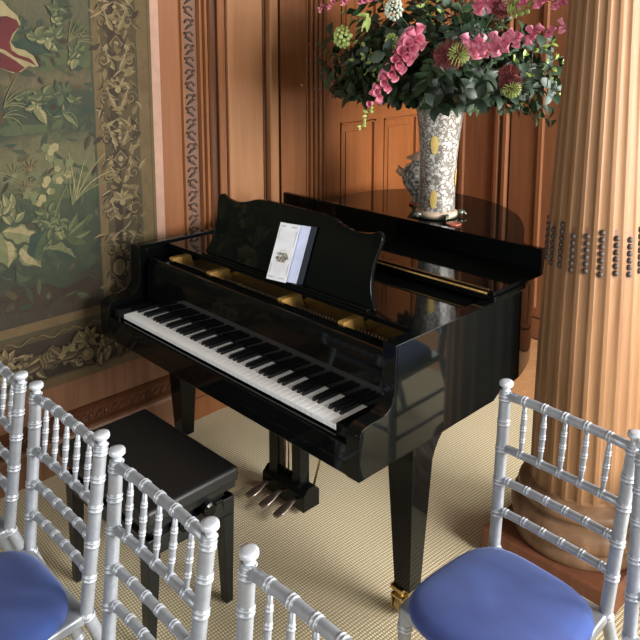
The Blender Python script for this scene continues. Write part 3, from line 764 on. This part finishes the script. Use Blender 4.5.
for k in range(120):
    a = rnd()*6.3; r = math.sqrt(rnd()); u = .47+.32*r*math.cos(a); v = .41+.085*r*math.sin(a)
    rect(u, u+.05, v, v+.018, random.choice([1, 1, 0, 2]))
rect(.30, .72, .325, .35, 2)
FC.build('front_cover', [M['paper'], M['ink'], M['inkgreen'], M['inkpink']], B, normals=False)

# ------------------------------------------------------------------ column
ca = math.radians(6.3)
K = empty('fluted_column', (.917, .937, 0), 0)
tag(K, 'tall pale wooden fluted column on a round moulded base and square red-brown plinth', 'column')
MB().box(-.248, .224, -.251, .221, 0, .103).build('plinth', M['plinth'], K, bevel=.006)
MB().lathe([(.228, .103), (.233, .110), (.233, .140), (.224, .150), (.224, .156), (.236, .164), (.242, .180), (.243, .200), (.236, .220), (.222, .232), (.206, .237), (.203, .244), (.210, .250), (.218, .258), (.220, .270), (.214, .284), (.200, .291), (.188, .295), (.178, .305)], 72).build('moulded_base', M['torus'], K)
NF = 22
def flute(r, z, a):
    t = (a*NF/(2*PI)) % 1.0
    d = 0
    if t < .70: d = .0055*math.sin(PI*t/.70)**.6
    return r-d*(1 if .31 < z < 3.0 else 0)
def rad(z):
    for (a0, r0), (a1, r1) in zip(RP, RP[1:]):
        if z <= a1: return r0+(r1-r0)*(z-a0)/(a1-a0)
    return RP[-1][1]
RP = [(0, .182), (.5, .179), (.8, .175), (1.05, .168), (1.3, .157), (1.55, .146), (1.8, .135), (2.1, .126), (3.3, .12)]
MB().lathe([(rad(.3), .292), (rad(.3), .305), (rad(.3), .315)]+[(rad(z), z) for z in (.33, .5, .8, 1.05, 1.3, 1.55, 1.8, 2.1, 2.5, 2.98)]+[(rad(3), 3.02), (.17, 3.04), (.19, 3.08), (.19, 3.28)], NF*12, fn=flute, smooth=False).build('fluted_shaft', M['column'], K)
bb = MB()
for i in range(NF):
    a = (i+.35)*2*PI/NF
    for j in range(6 if i % 3 else 7):
        z = 1.105+j*.0225+(.006 if i % 2 else 0); r = rad(z)-.003
        bb.ball((r*math.cos(a), r*math.sin(a), z), .0095, 0, 8, (1.0, 1.0, 1.1))
for i in range(NF):
    a = (i+.35)*2*PI/NF; da = .075
    rows = []
    for j in range(8):
        z = 1.088+j*.0225+(.006 if i % 2 else 0); r = rad(z)-.0042
        rows.append([(r*math.cos(a+q), r*math.sin(a+q), z) for q in (-da, da)])
    bb.add([p for r_ in rows for p in r_], [(j*2, j*2+1, j*2+3, j*2+2) for j in range(7)], 1)
bb.build('carved_beads', [M['bead'], M['ornback']], K)

# ------------------------------------------------------------------ silver bamboo-style banquet chairs
def rod(mb, path, r0, r1, nodes, n=12, h=1.0):
    """turned rod along a path with pairs of bamboo rings at the given fractions of its length"""
    Pp = [Vector(p) for p in path]; Ls = [0]
    for a, b2 in zip(Pp, Pp[1:]): Ls.append(Ls[-1]+(b2-a).length)
    T = Ls[-1]
    def pos(s_):
        s_ = max(0, min(T, s_))
        for i in range(len(Pp)-1):
            if s_ <= Ls[i+1]+1e-9: return Pp[i].lerp(Pp[i+1], (s_-Ls[i])/(Ls[i+1]-Ls[i]))
        return Pp[-1]
    smp = [(s_, 1.0, 0) for s_ in Ls]
    nd = sorted(nodes)
    for q in nd:
        c = q*T; k = h
        smp = [t for t in smp if abs(t[0]-c) > .0135*k or t[0] in (0, T)]
        for ds, m_ in ((-.013, 1.0), (-.0082, 1.0), (-.0072, 1.12), (-.0052, 1.16), (-.0030, 1.12), (-.0014, 1.0), (.0014, 1.0), (.0030, 1.12), (.0052, 1.16), (.0072, 1.12), (.0082, 1.0), (.013, 1.0)): smp.append((c+ds*k, m_, 1))
    smp = sorted(t for t in smp if -1e-6 <= t[0] <= T+1e-6)
    path2 = []; rr = []; mt = []
    for s_, m_, g in smp:
        if path2 and (pos(s_)-path2[-1]).length < 1e-5: continue
        path2.append(pos(s_)); base = r0+(r1-r0)*s_/T; rr.append(base*m_); mt.append(1 if g and m_ > 1.05 else 0)
    mats = [1 if (mt[i] and mt[i+1]) else 0 for i in range(len(mt)-1)]
    mb.tube(path2, rr, n, 0, True, True, mats)
SV = [M['silver'], M['ring']]
def make_chair(name='banquet_chair'):
    t = empty(name, (0, 0, 0))
    def py(z): return -.118*(.905-z) if z > .44 else -.0549+(.44-z)*(.0549+.10)/.44*1.0
    def pxx(z): return .1825-.0185*(.905-z)/.46 if z > .44 else .164+.008*(.44-z)/.44
    for s_ in (-1, 1):
        b_ = MB()
        zs = [.0, .12, .25, .36, .44, .52, .60, .70, .80, .880]
        zs = zs[::-1]; path = [(s_*pxx(z), py(z), z) for z in zs]
        T = sum((Vector(a)-Vector(c)).length for a, c in zip(path, path[1:]))
        nodes = [(.880-z)/.882 for z in (.862, .795, .722, .632, .545, .445, .34, .22, .08)]
        rod(b_, path, .0162, .0165, nodes)
        b_.lathe([(.0160, .876), (.0105, .881), (.0100, .891), (.0170, .8935), (.0192, .8965), (.0192, .9035), (.0178, .907), (.011, .909), (.004, .9095)], 16, 1, (s_*pxx(.9), 0))
        b_.build('back_post', SV, t)
    def rail(z, r, name='back_rail', nodes=(.1, .26, .42, .58, .74, .90), sag=0):
        b_ = MB(); x = pxx(z); rod(b_, [(-x, py(z), z), (-x*.5, py(z)+.004, z+sag), (x*.5, py(z)+.004, z+sag), (x, py(z), z)], r, r, nodes, 10, .8); b_.build(name, SV, t)
    nodes5 = [(i+1)/6 for i in range(5)]
    rail(.868, .0128, 'top_rail', nodes5, .003); rail(.722, .0112, nodes=nodes5); rail(.632, .0112, nodes=(.08, .25, .42, .58, .75, .92)); rail(.545, .0112, nodes=(.08, .25, .42, .58, .75, .92))
    for i in range(5):
        f = (i+1)/6; b_ = MB(); xt = pxx(.868)*(2*f-1); xb = pxx(.722)*(2*f-1)
        rod(b_, [(xt, py(.868)+.004, .866), (xt*.5+xb*.5, py(.795)+.004, .795), (xb, py(.722)+.004, .724)], .0070, .0070, (.27, .50, .73), 10, .75)
        # turned swelling in the middle
        for k, v_ in enumerate(b_.v):
            zt = (v_[2]-.724)/.142; sw = .72+.42*math.sin(PI*max(0, min(1, zt)))**1.2
            cx = xb+(xt-xb)*zt; cy = py(v_[2])+.004
            b_.v[k] = (cx+(v_[0]-cx)*sw, cy+(v_[1]-cy)*sw, v_[2])
        b_.build('back_spindle', SV, t)
    b_ = MB()
    fr = [(-.172, -.05), (.172, -.05), (.198, -.40), (.185, -.43), (-.185, -.43), (-.198, -.40)]
    b_.prism(fr, .415, .445, 'z'); b_.build('seat_frame', M['silver'], t, bevel=.008)
    # domed velvet cushion
    c = MB(); N = 40; rings = [(.90, .440), (1.0, .447), (1.02, .458), (1.01, .470), (.97, .480), (.88, .488), (.72, .494), (.54, .4975), (.36, .499), (.18, .4995), (.06, .4997)]
    def plan(a):
        ca_, sa = math.cos(a), math.sin(a); e_ = 3.6
        r = (abs(ca_)**e_+abs(sa)**e_)**(-1/e_)
        x, y = r*ca_, r*sa
        wx_ = .196-.016*(y+1)/2
        return x*wx_, -.238+y*.192
    for r, z in rings:
        for k in range(N):
            x, y = plan(2*PI*k/N); c.v.append((x*r, -.262+(y+.238)*r, z-.007))
    for i in range(len(rings)-1):
        for k in range(N): c.f.append([i*N+k, i*N+(k+1) % N, (i+1)*N+(k+1) % N, (i+1)*N+k]); c.m.append(0); c.sm.append(True)
    c.f.append(list(range(N))[::-1]); c.m.append(0); c.sm.append(False); c.f.append([(len(rings)-1)*N+k for k in range(N)]); c.m.append(0); c.sm.append(True)
    o = c.build('seat_cushion', M['velvet'], t); o['label'] = 'blue velvet seat pad'
    for s_ in (-1, 1):
        b_ = MB(); rod(b_, [(s_*.186, -.405, .43), (s_*.190, -.412, 0)], .0175, .0150, (.12, .3, .5, .7, .9)); b_.build('front_leg', SV, t)
        b_ = MB()
        for z in (.16, .27): rod(b_, [(s_*.186, -.405, z), (s_*.172, py(z), z)], .009, .009, (.2, .4, .6, .8), 8, .8)
        b_.build('side_stretcher', SV, t)
    b_ = MB(); rod(b_, [(-.188, -.407, .20), (.188, -.407, .20)], .009, .009, (.2, .4, .6, .8), 8, .8); b_.build('front_stretcher', SV, t)
    return t
ch0 = make_chair()
places = [(1.158, .285, -.04, 'silver bamboo-style chair with blue velvet seat standing in front of the fluted column', 'chairs beside the column'),
          (1.553, .255, .03, 'silver chair of which only one back post shows at the lower right picture edge', 'chairs beside the column'),
          (1.490, 1.225, .02, 'silver chair in the row behind, hidden beyond the column, mirrored in the piano side', 'chairs beside the column'),
          (1.960, 1.225, 0, 'silver chair farthest from the column in the hidden row behind', 'chairs beside the column'),
          (-.200, -.655, 0, 'leftmost silver chair, cut by the left picture edge, nearest the tapestry wall', 'chairs in the front row'),
          (.256, -.648, .01, 'silver chair with dark blue seat at lower left, directly before the tapestry border', 'chairs in the front row'),
          (.710, -.655, 0, 'silver chair standing right before the piano bench, its seat hidden below the picture', 'chairs in the front row'),
          (1.190, -.650, 0, 'silver chair at the bottom centre showing only its left post top and top rail', 'chairs in the front row')]
for i, (x, y, rz, lb, gr) in enumerate(places):
    o = ch0 if i == 0 else copy_tree(ch0)
    o.location = (x, y, 0); o.rotation_euler.z = rz; tag(o, lb, 'chair', gr)

# ------------------------------------------------------------------ piano bench
bn = empty('piano_bench', (-.012, -.270, 0), math.radians(1.5))
tag(bn, 'black height-adjustable piano bench with padded leatherette seat in front of the keyboard', 'bench')
MB().box(-.272, .272, -.172, .172, .445, .498).build('seat_pad', M['leather'], bn, bevel=.014, seg=4)
MB().box(-.262, .262, -.162, .162, .425, .447).build('seat_board', M['satin'], bn, bevel=.002)
MB().box(-.235, .235, -.135, .135, .385, .427).build('lift_mechanism', M['satin'], bn)
fr = MB(); fr.box(-.255, .255, -.160, -.142, .335, .395); fr.box(-.255, .255, .142, .160, .335, .395); fr.box(-.255, -.237, -.142, .142, .335, .395); fr.box(.237, .255, -.142, .142, .335, .395)
fr.build('apron', M['satin'], bn, bevel=.003)
for sx_ in (-1, 1):
    for sy_ in (-1, 1):
        MB().frustum((sx_*.222, sy_*.150), .030, .028, 0, (sx_*.232, sy_*.138), .052, .046, .395).build('leg', M['satin'], bn, bevel=.003)
for y in (-.045, .045):
    kn = MB(); kn.tube([(.237, y, .410), (.268, y, .410), (.270, y, .410), (.286, y, .410), (.290, y, .410)], [.008, .008, .024, .026, .018], 20)
    kn.build('adjusting_knob', M['lacquer'], bn, bevel=.001)

# ------------------------------------------------------------------ vase, jar, mat
LT = RT+.0195
V = empty('porcelain_vase', (-.098, 1.405, LT)); tag(V, 'tall flared porcelain vase with dark scroll pattern and gilt patches holding the flowers', 'vase')
VM = Matrix.Rotation(math.radians(1.2), 4, 'Y')
b_ = MB(); vp = [(.070, .028), (.078, .032), (.080, .05), (.078, .10), (.078, .18), (.080, .26), (.084, .34), (.090, .42), (.099, .49), (.111, .55), (.130, .59), (.136, .597), (.131, .599), (.108, .56), (.095, .50), (.085, .40)]
b_.lathe(vp, 48, fn=lambda r, z, a: r*(1+.012*math.cos(8*a)))
vb = b_.build('vase_body', M['porcelain'], V)
MB().lathe([(.088, .010), (.092, .014), (.092, .028), (.084, .034), (.079, .036)], 40).build('vase_foot', M['creamrim'], V)
MB().lathe([(.132, .588), (.138, .592), (.138, .599), (.131, .603), (.127, .598)], 48).build('vase_rim', M['creamrim'], V)
for (a, z, h) in ((-1.12, .10, .085), (-1.15, .36, .085), (-2.5, .2, .08), (.4, .2, .08), (1.9, .3, .08)):
    g = MB(); pts = []
    def vr(z_):
        for (r0, a0), (r1, a1) in zip(vp, vp[1:]):
            if a0 <= z_ <= a1: return r0+(r1-r0)*(z_-a0)/(a1-a0)
        return .08
    rows = []
    for i in range(7):
        t = i/6; zz_ = z+(t-.5)*h; wd = .20*math.sin(PI*(.08+.84*t))**.6; rows.append([((vr(zz_)+.0025)*math.cos(a+wd*s_), (vr(zz_)+.0025)*math.sin(a+wd*s_), zz_) for s_ in (-1, -.5, 0, .5, 1)])
    g.add([p for r in rows for p in r], [(i*5+k, i*5+k+1, (i+1)*5+k+1, (i+1)*5+k) for i in range(6) for k in range(4)], 0, True)
    g.build('gilt_patch', M['gilt'], V)
V.rotation_euler.y = math.radians(1.0); V.scale = (1.09, 1.09, 1)
MT = empty('bronze_vase_stand', (-.098, 1.405, LT)); tag(MT, 'low green bronze stand with scroll feet under the tall porcelain vase', 'stand')
MB().lathe([(.086, .002), (.100, .003), (.104, .008), (.097, .012), (.085, .0125)], 40).build('stand_ring', M['bronze'], MT)
for k in range(5):
    a = -.55+k*2*PI/5
    g = MB(); g.tube([((.095+.012*i)*math.cos(a)+.010*math.sin(i*1.1)*-math.sin(a), (.095+.012*i)*math.sin(a)+.010*math.sin(i*1.1)*math.cos(a), .010+.018*math.sin(i*.75)) for i in range(5)], [.010, .010, .008, .007, .004], 8)
    g.ball((.118*math.cos(a), .118*math.sin(a), .020), .014, 0, 8); g.build('scroll_foot', M['bronze'], MT)
cs = MB().lathe([(.034, 0), (.036, .002), (.036, .006), (.033, .008), (.029, .0065)], 32).build('coaster', M['redwood'], None, (.060, 1.325, LT-.0005)); tag(cs, 'small round red-brown coaster on the piano lid before the vase', 'coaster')
J = empty('ginger_jar', (-.303, 1.562, LT)); tag(J, 'small lidded blue and white porcelain jar standing behind the tall vase', 'jar')
MB().lathe([(.055, .012), (.058, .018), (.052, .035), (.070, .06), (.098, .10), (.112, .145), (.108, .18), (.085, .208), (.062, .218), (.060, .235), (.066, .238)], 40).build('jar_body', M['porcelain2'], J)
MB().lathe([(.072, .236), (.088, .241), (.086, .247), (.066, .256), (.040, .272), (.014, .278), (.012, .286), (.018, .294), (.014, .303), (.004, .306)], 36).build('jar_lid', M['creamrim'], J)
for s_ in (-1, 1):
    a = s_; MB().tube([(a*.106*.80, a*.106*.6*1.0, .175), (a*.128*.8, a*.128*.6, .195), (a*.134*.8, a*.134*.6, .172), (a*.110*.8, a*.110*.6, .150)], .009, 8).build('jar_handle', M['creamrim'], J)
MB().lathe([(.066, .001), (.070, .004), (.070, .010), (.056, .013)], 36).build('jar_foot_stand', M['redwood'], J)

# ------------------------------------------------------------------ flowers
MOUTH = Vector((-.095, 1.405, LT+.585))
random.seed(21)
def leafgeo(mb, base, d, L, wd, mi, droop=.25, fold=.25):
    d = Vector(d).normalized(); side = d.cross(Vector((0, 0, 1)))
    if side.length < .05: side = Vector((1, 0, 0))
    side.normalize(); q = random.uniform(-1, 1); side = (Matrix.Rotation(q, 3, d) @ side); nrm = side.cross(d)
    rows = []
    for i in range(5):
        t = i/4; c = Vector(base)+d*L*t+Vector((0, 0, -droop*L*t*t)); w_ = wd*(0.12, .8, 1.0, .68, .02)[i]
        rows += [c-side*w_+nrm*fold*w_, c, c+side*w_+nrm*fold*w_]
    mb.add(rows, [(i*3+k, i*3+k+1, i*3+k+4, i*3+k+3) for i in range(4) for k in range(2)], mi, True)
def sprig(name, kind):
    b_ = MB(); n = 7; path = [Vector((0, 0, 0))]
    L = {'broad': .60, 'grey': .62, 'fern': .64, 'spray': .66, 'twig': .66}[kind]
    pts = [Vector((.10*(t**2), .02*math.sin(t*4), L*t-.06*t*t)) for t in [i/n for i in range(n+1)]]
    b_.tube(pts, [.0032-.0022*i/n for i in range(n+1)], 5, 0)
    def on(t):
        x = t*n; i = min(n-1, int(x)); return pts[i].lerp(pts[i+1], x-i)
    if kind == 'broad':
        for i in range(24):
            t = .22+.78*i/23; a = i*2.4; leafgeo(b_, on(t), (math.cos(a), math.sin(a), .55), .058+.028*random.random(), .017+.009*random.random(), 1)
    elif kind == 'grey':
        for i in range(22):
            t = .35+.65*i/21; a = i*2.4; leafgeo(b_, on(t), (math.cos(a), math.sin(a), .5), .042+.018*random.random(), .017, 1, .1)
    elif kind == 'fern':
        for i in range(40):
            t = .35+.65*i/39; s_ = 1 if i % 2 else -1; leafgeo(b_, on(t), (s_*.9, .15, .6), .085*(1.25-t), .006, 1, .15)
    elif kind == 'spray':
        for i in range(16):
            t = .5+.5*i/15; a = i*2.1; e_ = on(t)+Vector((math.cos(a), math.sin(a), .9))*.05; b_.tube([on(t), e_], .0014, 4, 0)
            for j in range(3): leafgeo(b_, e_, (random.uniform(-1, 1), random.uniform(-1, 1), .6), .03, .008, 1, .1)
    else:
        for i in range(9):
            t = .45+.55*i/8; a = i*2.4; e_ = on(t)+Vector((math.cos(a), math.sin(a), .5))*.07; b_.tube([on(t), on(t).lerp(e_, .5)+Vector((0, 0, .008)), e_], [.0018, .0014, .001], 4, 0)
            b_.ball(e_, .0045, 1, 6)
    return b_
kinds = [('broad', 'leaf_dark', 'leaf_dark', 76, 'leafy_branch', 'dark green broad leafy branch in the flower vase on the piano', 'dark leafy branches of the bouquet'),
         ('broad', 'leaf_dark', 'leaf_mid', 34, 'leafy_branch', 'mid green broad leafy branch in the flower vase on the piano', 'mid green branches of the bouquet'),
         ('grey', 'leaf_mid', 'leaf_grey', 14, 'eucalyptus_branch', 'grey green small-leaved branch in the flower vase on the piano', 'grey green branches of the bouquet'),
         ('fern', 'leaf_mid', 'leaf_mid', 12, 'fern_frond', 'feathery green fern frond in the flower vase on the piano', 'fern fronds of the bouquet'),
         ('spray', 'leaf_mid', 'leaf_yel', 7, 'green_spray', 'yellow green airy filler spray in the flower vase on the piano', 'airy green sprays of the bouquet')]
def aim(o, d, spin, s_=1.0):
    q = Vector(d).to_track_quat('Z', 'Y'); o.rotation_mode = 'QUATERNION'
    from mathutils import Quaternion
    o.rotation_quaternion = q @ Quaternion((0, 0, 1), spin); o.scale = (s_, s_, s_)
def dirs(i, n, ph):
    t = (i+.5)/n; zc = 1-t*.97; a = i*2.39996+ph; r = math.sqrt(max(0, 1-zc*zc)); return Vector((r*math.cos(a), r*math.sin(a), zc))
for ki, (kind, sm_, lm_, n, nm, lb, gr) in enumerate(kinds):
    o0 = None
    for i in range(n):
        d = dirs(i, n, ki*1.3)
        d.x *= 1.25 if d.x > 0 else 1.15
        if d.x > -.1: d.z = max(d.z, .12)
        if abs(d.x-.35) < .65 and d.y < 0: d.z = max(d.z, .27)
        if i % 5 == 4: d = Vector((-.55-.35*random.random(), -.75+.5*random.random(), .12+.5*random.random()))
        s_ = random.uniform(.80, 1.14)
        if d.x < -.55: s_ *= .92
        base = MOUTH + Vector((random.uniform(-.05, .05), random.uniform(-.05, .05), random.uniform(-.06, .0)))
        if o0 is None: o0 = sprig(nm, kind).build(nm, [M[sm_], M[lm_]], None, normals=False); o = o0
        else: o = o0.copy(); COL.objects.link(o)
        o.location = base + (Vector((0, 0, .05)) if d.z < .1 else Vector((0, 0, 0))); aim(o, d, random.uniform(0, 6.3), s_*(1.0 if d.z > 0 else .72)); tag(o, lb, 'foliage', gr)
for i, (dx, dy, dz) in enumerate(((-.80, -.62, .02), (-.86, -.46, -.02), (-.7, -.75, .10))):
    tb = sprig('twig', 'twig') if i == 0 else None
    if i == 0: tw0 = tb.build('bare_twig', [M['twig'], M['redfuzz']], None, normals=False); o = tw0
    else: o = tw0.copy(); COL.objects.link(o)
    o.location = MOUTH+Vector((0, 0, .03)); aim(o, (dx, dy, dz), 1.0*i, 1.0); tag(o, 'thin bare brown twig sticking out of the left side of the bouquet', 'twig', 'bare twigs of the bouquet')

def foxglove(name, pts, n, r0, label, group='pink foxgloves', tipgreen=True, hang=-1):
    """pts: stem path, first at the vase mouth; bells on the last part of the stem, smallest at the tip"""
    path = spline(pts, 8); t0 = empty(name, tuple(path[0])); o0 = Vector(path[0])
    tag(t0, label, 'flower', group)
    MB().tube([p-o0 for p in path], [.004*(1-.6*i/len(path)) for i in range(len(path))], 6).build('stem', M['leaf_mid'], t0)
    N = len(path); s0 = N*2//5 if len(pts) > 3 else N//3
    for i in range(n):
        t = i/(n-1); idx = s0+(N-1-s0)*t*.98; k = min(N-2, int(idx)); p = path[k].lerp(path[k+1], idx-k)-o0
        tan = (path[k+1]-path[k]).normalized()
        a = i*2.4; u = tan.cross(Vector((.3, .9, .1))).normalized(); v_ = tan.cross(u)
        out = u*math.cos(a)+v_*math.sin(a)
        if out.dot(Vector((.55, -.75, 0))) < -.45: out = -out
        d = (out*1.0+Vector((0, 0, hang*.35))-tan*.25).normalized()
        s_ = r0*(1.0-.55*t**1.5)
        g = MB(); green = tipgreen and t > .80
        side = d.cross(Vector((0, 0, 1))).normalized() if abs(d.z) < .95 else Vector((1, 0, 0)); w2 = side.cross(d)
        prf = [(.30, 0), (.62, .25), (.80, .7), (.86, 1.2), (.90, 1.55), (1.08, 1.80), (1.16, 1.86)] if not green else [(.3, 0), (.6, .5), (.6, 1.0), (.2, 1.5)]
        vs = []
        for r, l in prf:
            for q in range(10):
                an = 2*PI*q/10; vs.append(p+d*l*s_+(side*math.cos(an)+w2*math.sin(an))*r*s_*.72)
        fs = [(j*10+q, j*10+(q+1) % 10, (j+1)*10+(q+1) % 10, (j+1)*10+q) for j in range(len(prf)-1) for q in range(10)]
        mi_last = 10
        g.add(vs, fs, 0, True)
        for q in range(len(g.m)-10, len(g.m)):
            if not green and q >= 0: g.m[q] = 1
        g.build('bud' if green else 'bell_flower', [M['lime'] if green else M['pink'], M['palepink']], t0, normals=False)
    return t0
V3 = Vector
foxglove('foxglove', [MOUTH, (-.02, 1.10, 1.84), (.10, .97, 1.86), (.075, .91, 1.775), (-.02, .89, 1.64), (-.135, .89, 1.465)], 42, .0275, 'pink foxglove spike drooping over the left side of the vase towards the piano')
foxglove('foxglove', [MOUTH, (.15, 1.15, 1.80), (.32, 1.02, 1.82), (.47, .96, 1.83), (.60, .95, 1.86), (.76, .96, 1.90)], 36, .0270, 'pink foxglove spike reaching right beside the pale column', tipgreen=False)
foxglove('foxglove', [MOUTH, (.20, 1.15, 1.90), (.38, 1.00, 1.98), (.52, .96, 1.99), (.66, .96, 1.985), (.78, .96, 1.96)], 28, .025, 'pink foxglove spike at the top right corner of the bouquet', tipgreen=False)
foxglove('foxglove', [MOUTH, (-.10, 1.15, 1.92), (-.18, 1.02, 2.02), (-.27, .97, 2.03), (-.38, .96, 2.01), (-.46, .96, 1.98)], 18, .017, 'pink foxglove spike with small bells at the top left of the bouquet', tipgreen=False)
def brush(name, p, d, L, r, label, group='red brush-like flower heads'):
    t0 = empty(name, tuple(p)); tag(t0, label, 'flower', group); d = V3(d).normalized(); p = V3(p)
    MB().tube([(0, 0, 0), (MOUTH-p)*.4+V3((0, .05, .03)), MOUTH-p], .0035, 6).build('stem', M['leaf_mid'], t0)
    side = d.cross(V3((0, 0, 1))).normalized(); w2 = side.cross(d); g = MB()
    g.tube([V3((0, 0, 0)), d*L*.9], [r*.45, r*.4], 10, 0)
    for i in range(520):
        t = random.random(); a = random.uniform(0, 2*PI); R0 = r*(.75+.35*math.sin(PI*min(1, .2+t*.8)))*random.uniform(.65, 1.15); b0 = d*L*t; dd = (side*math.cos(a)+w2*math.sin(a)+d*random.uniform(0, .8)).normalized()
        g.tube([b0, b0+dd*R0*.6, b0+dd*R0], [.0022, .0020, .0010], 3, 0, False)
    g.build('red_florets', M['redfuzz'], t0)
    g = MB()
    for i in range(90):
        th = math.acos(1-1.3*i/90); a = i*2.4; dd = (side*math.cos(a)*math.sin(th)+w2*math.sin(a)*math.sin(th)+d*math.cos(th)); c = d*L*.88
        g.tube([c, c+dd*r*.85], [.0035, .002], 5, 0)
    g.build('green_tip', M['lime'], t0)
brush('brush_flower', (.215, .96, 1.785), (.9, -.05, .05), .115, .056, 'dusky red brush-like flower head with green tip facing right, above the vase mouth')
brush('brush_flower', (.505, 1.00, 1.745), (.42, -.3, -.75), .105, .042, 'dusky red brush-like flower head hanging down at the right of the vase')
brush('brush_flower', (.46, .98, 1.955), (.8, -.2, .25), .10, .045, 'dusky red brush-like flower head with green tip at the top right of the bouquet')
def cluster(name, p, r, n, rb, mat, label, cat='flower', squash=.6):
    t0 = empty(name, tuple(p)); tag(t0, label, cat); p = V3(p); g = MB()
    for i in range(n):
        th = math.acos(1-1.1*(i+.5)/n); a = i*2.4; c = V3((math.sin(th)*math.cos(a), -math.cos(th)*squash, math.sin(th)*math.sin(a)))*r
        g.ball(c, rb*random.uniform(.8, 1.2), 0, 6)
    g.build('floret_head', mat, t0)
    MB().tube([(0, 0, 0), (MOUTH-p)*.45+V3((0, .04, .04)), MOUTH-p], .0028, 5).build('stem', M['leaf_mid'], t0)
cluster('white_umbel', (-.01, .96, 1.972), .042, 40, .0075, M['white'], 'small white floret cluster at the top of the bouquet left of centre')
cluster('green_umbel', (-.01, .95, 1.842), .030, 36, .006, M['lime'], 'small lime green floret ball just above the drooping foxglove')
cluster('lime_buds', (-.30, .96, 1.86), .045, 26, .011, M['lime'], 'loose lime green buds at the left side of the bouquet')
cluster('lime_buds', (.56, .97, 1.985), .055, 22, .013, M['leaf_yel'], 'yellow green buds at the top edge of the bouquet right of centre')
cluster('white_umbel', (.39, .97, 1.865), .03, 20, .007, M['leaf_grey'], 'greyish green berry cluster beside the right brush flower')
def lily(p, d, label):
    t0 = empty('lime_lily', tuple(p)); tag(t0, label, 'flower'); p = V3(p); d = V3(d).normalized(); g = MB(); s1 = d.cross(V3((0, 0, 1))).normalized(); s2 = s1.cross(d)
    for i in range(6):
        a = i*PI/3; leafgeo(g, (0, 0, 0), d*.7+(s1*math.cos(a)+s2*math.sin(a))*.8, .06, .012, 0, .3)
    g.build('petals', M['lime'], t0, normals=False)
    MB().tube([(0, 0, 0), (MOUTH-p)*.45+V3((0, .04, .05)), MOUTH-p], .0028, 5).build('stem', M['leaf_mid'], t0)
lily((-.15, .96, 1.945), (-.2, -.8, -.3), 'pale green starry flower at the upper left of the bouquet')
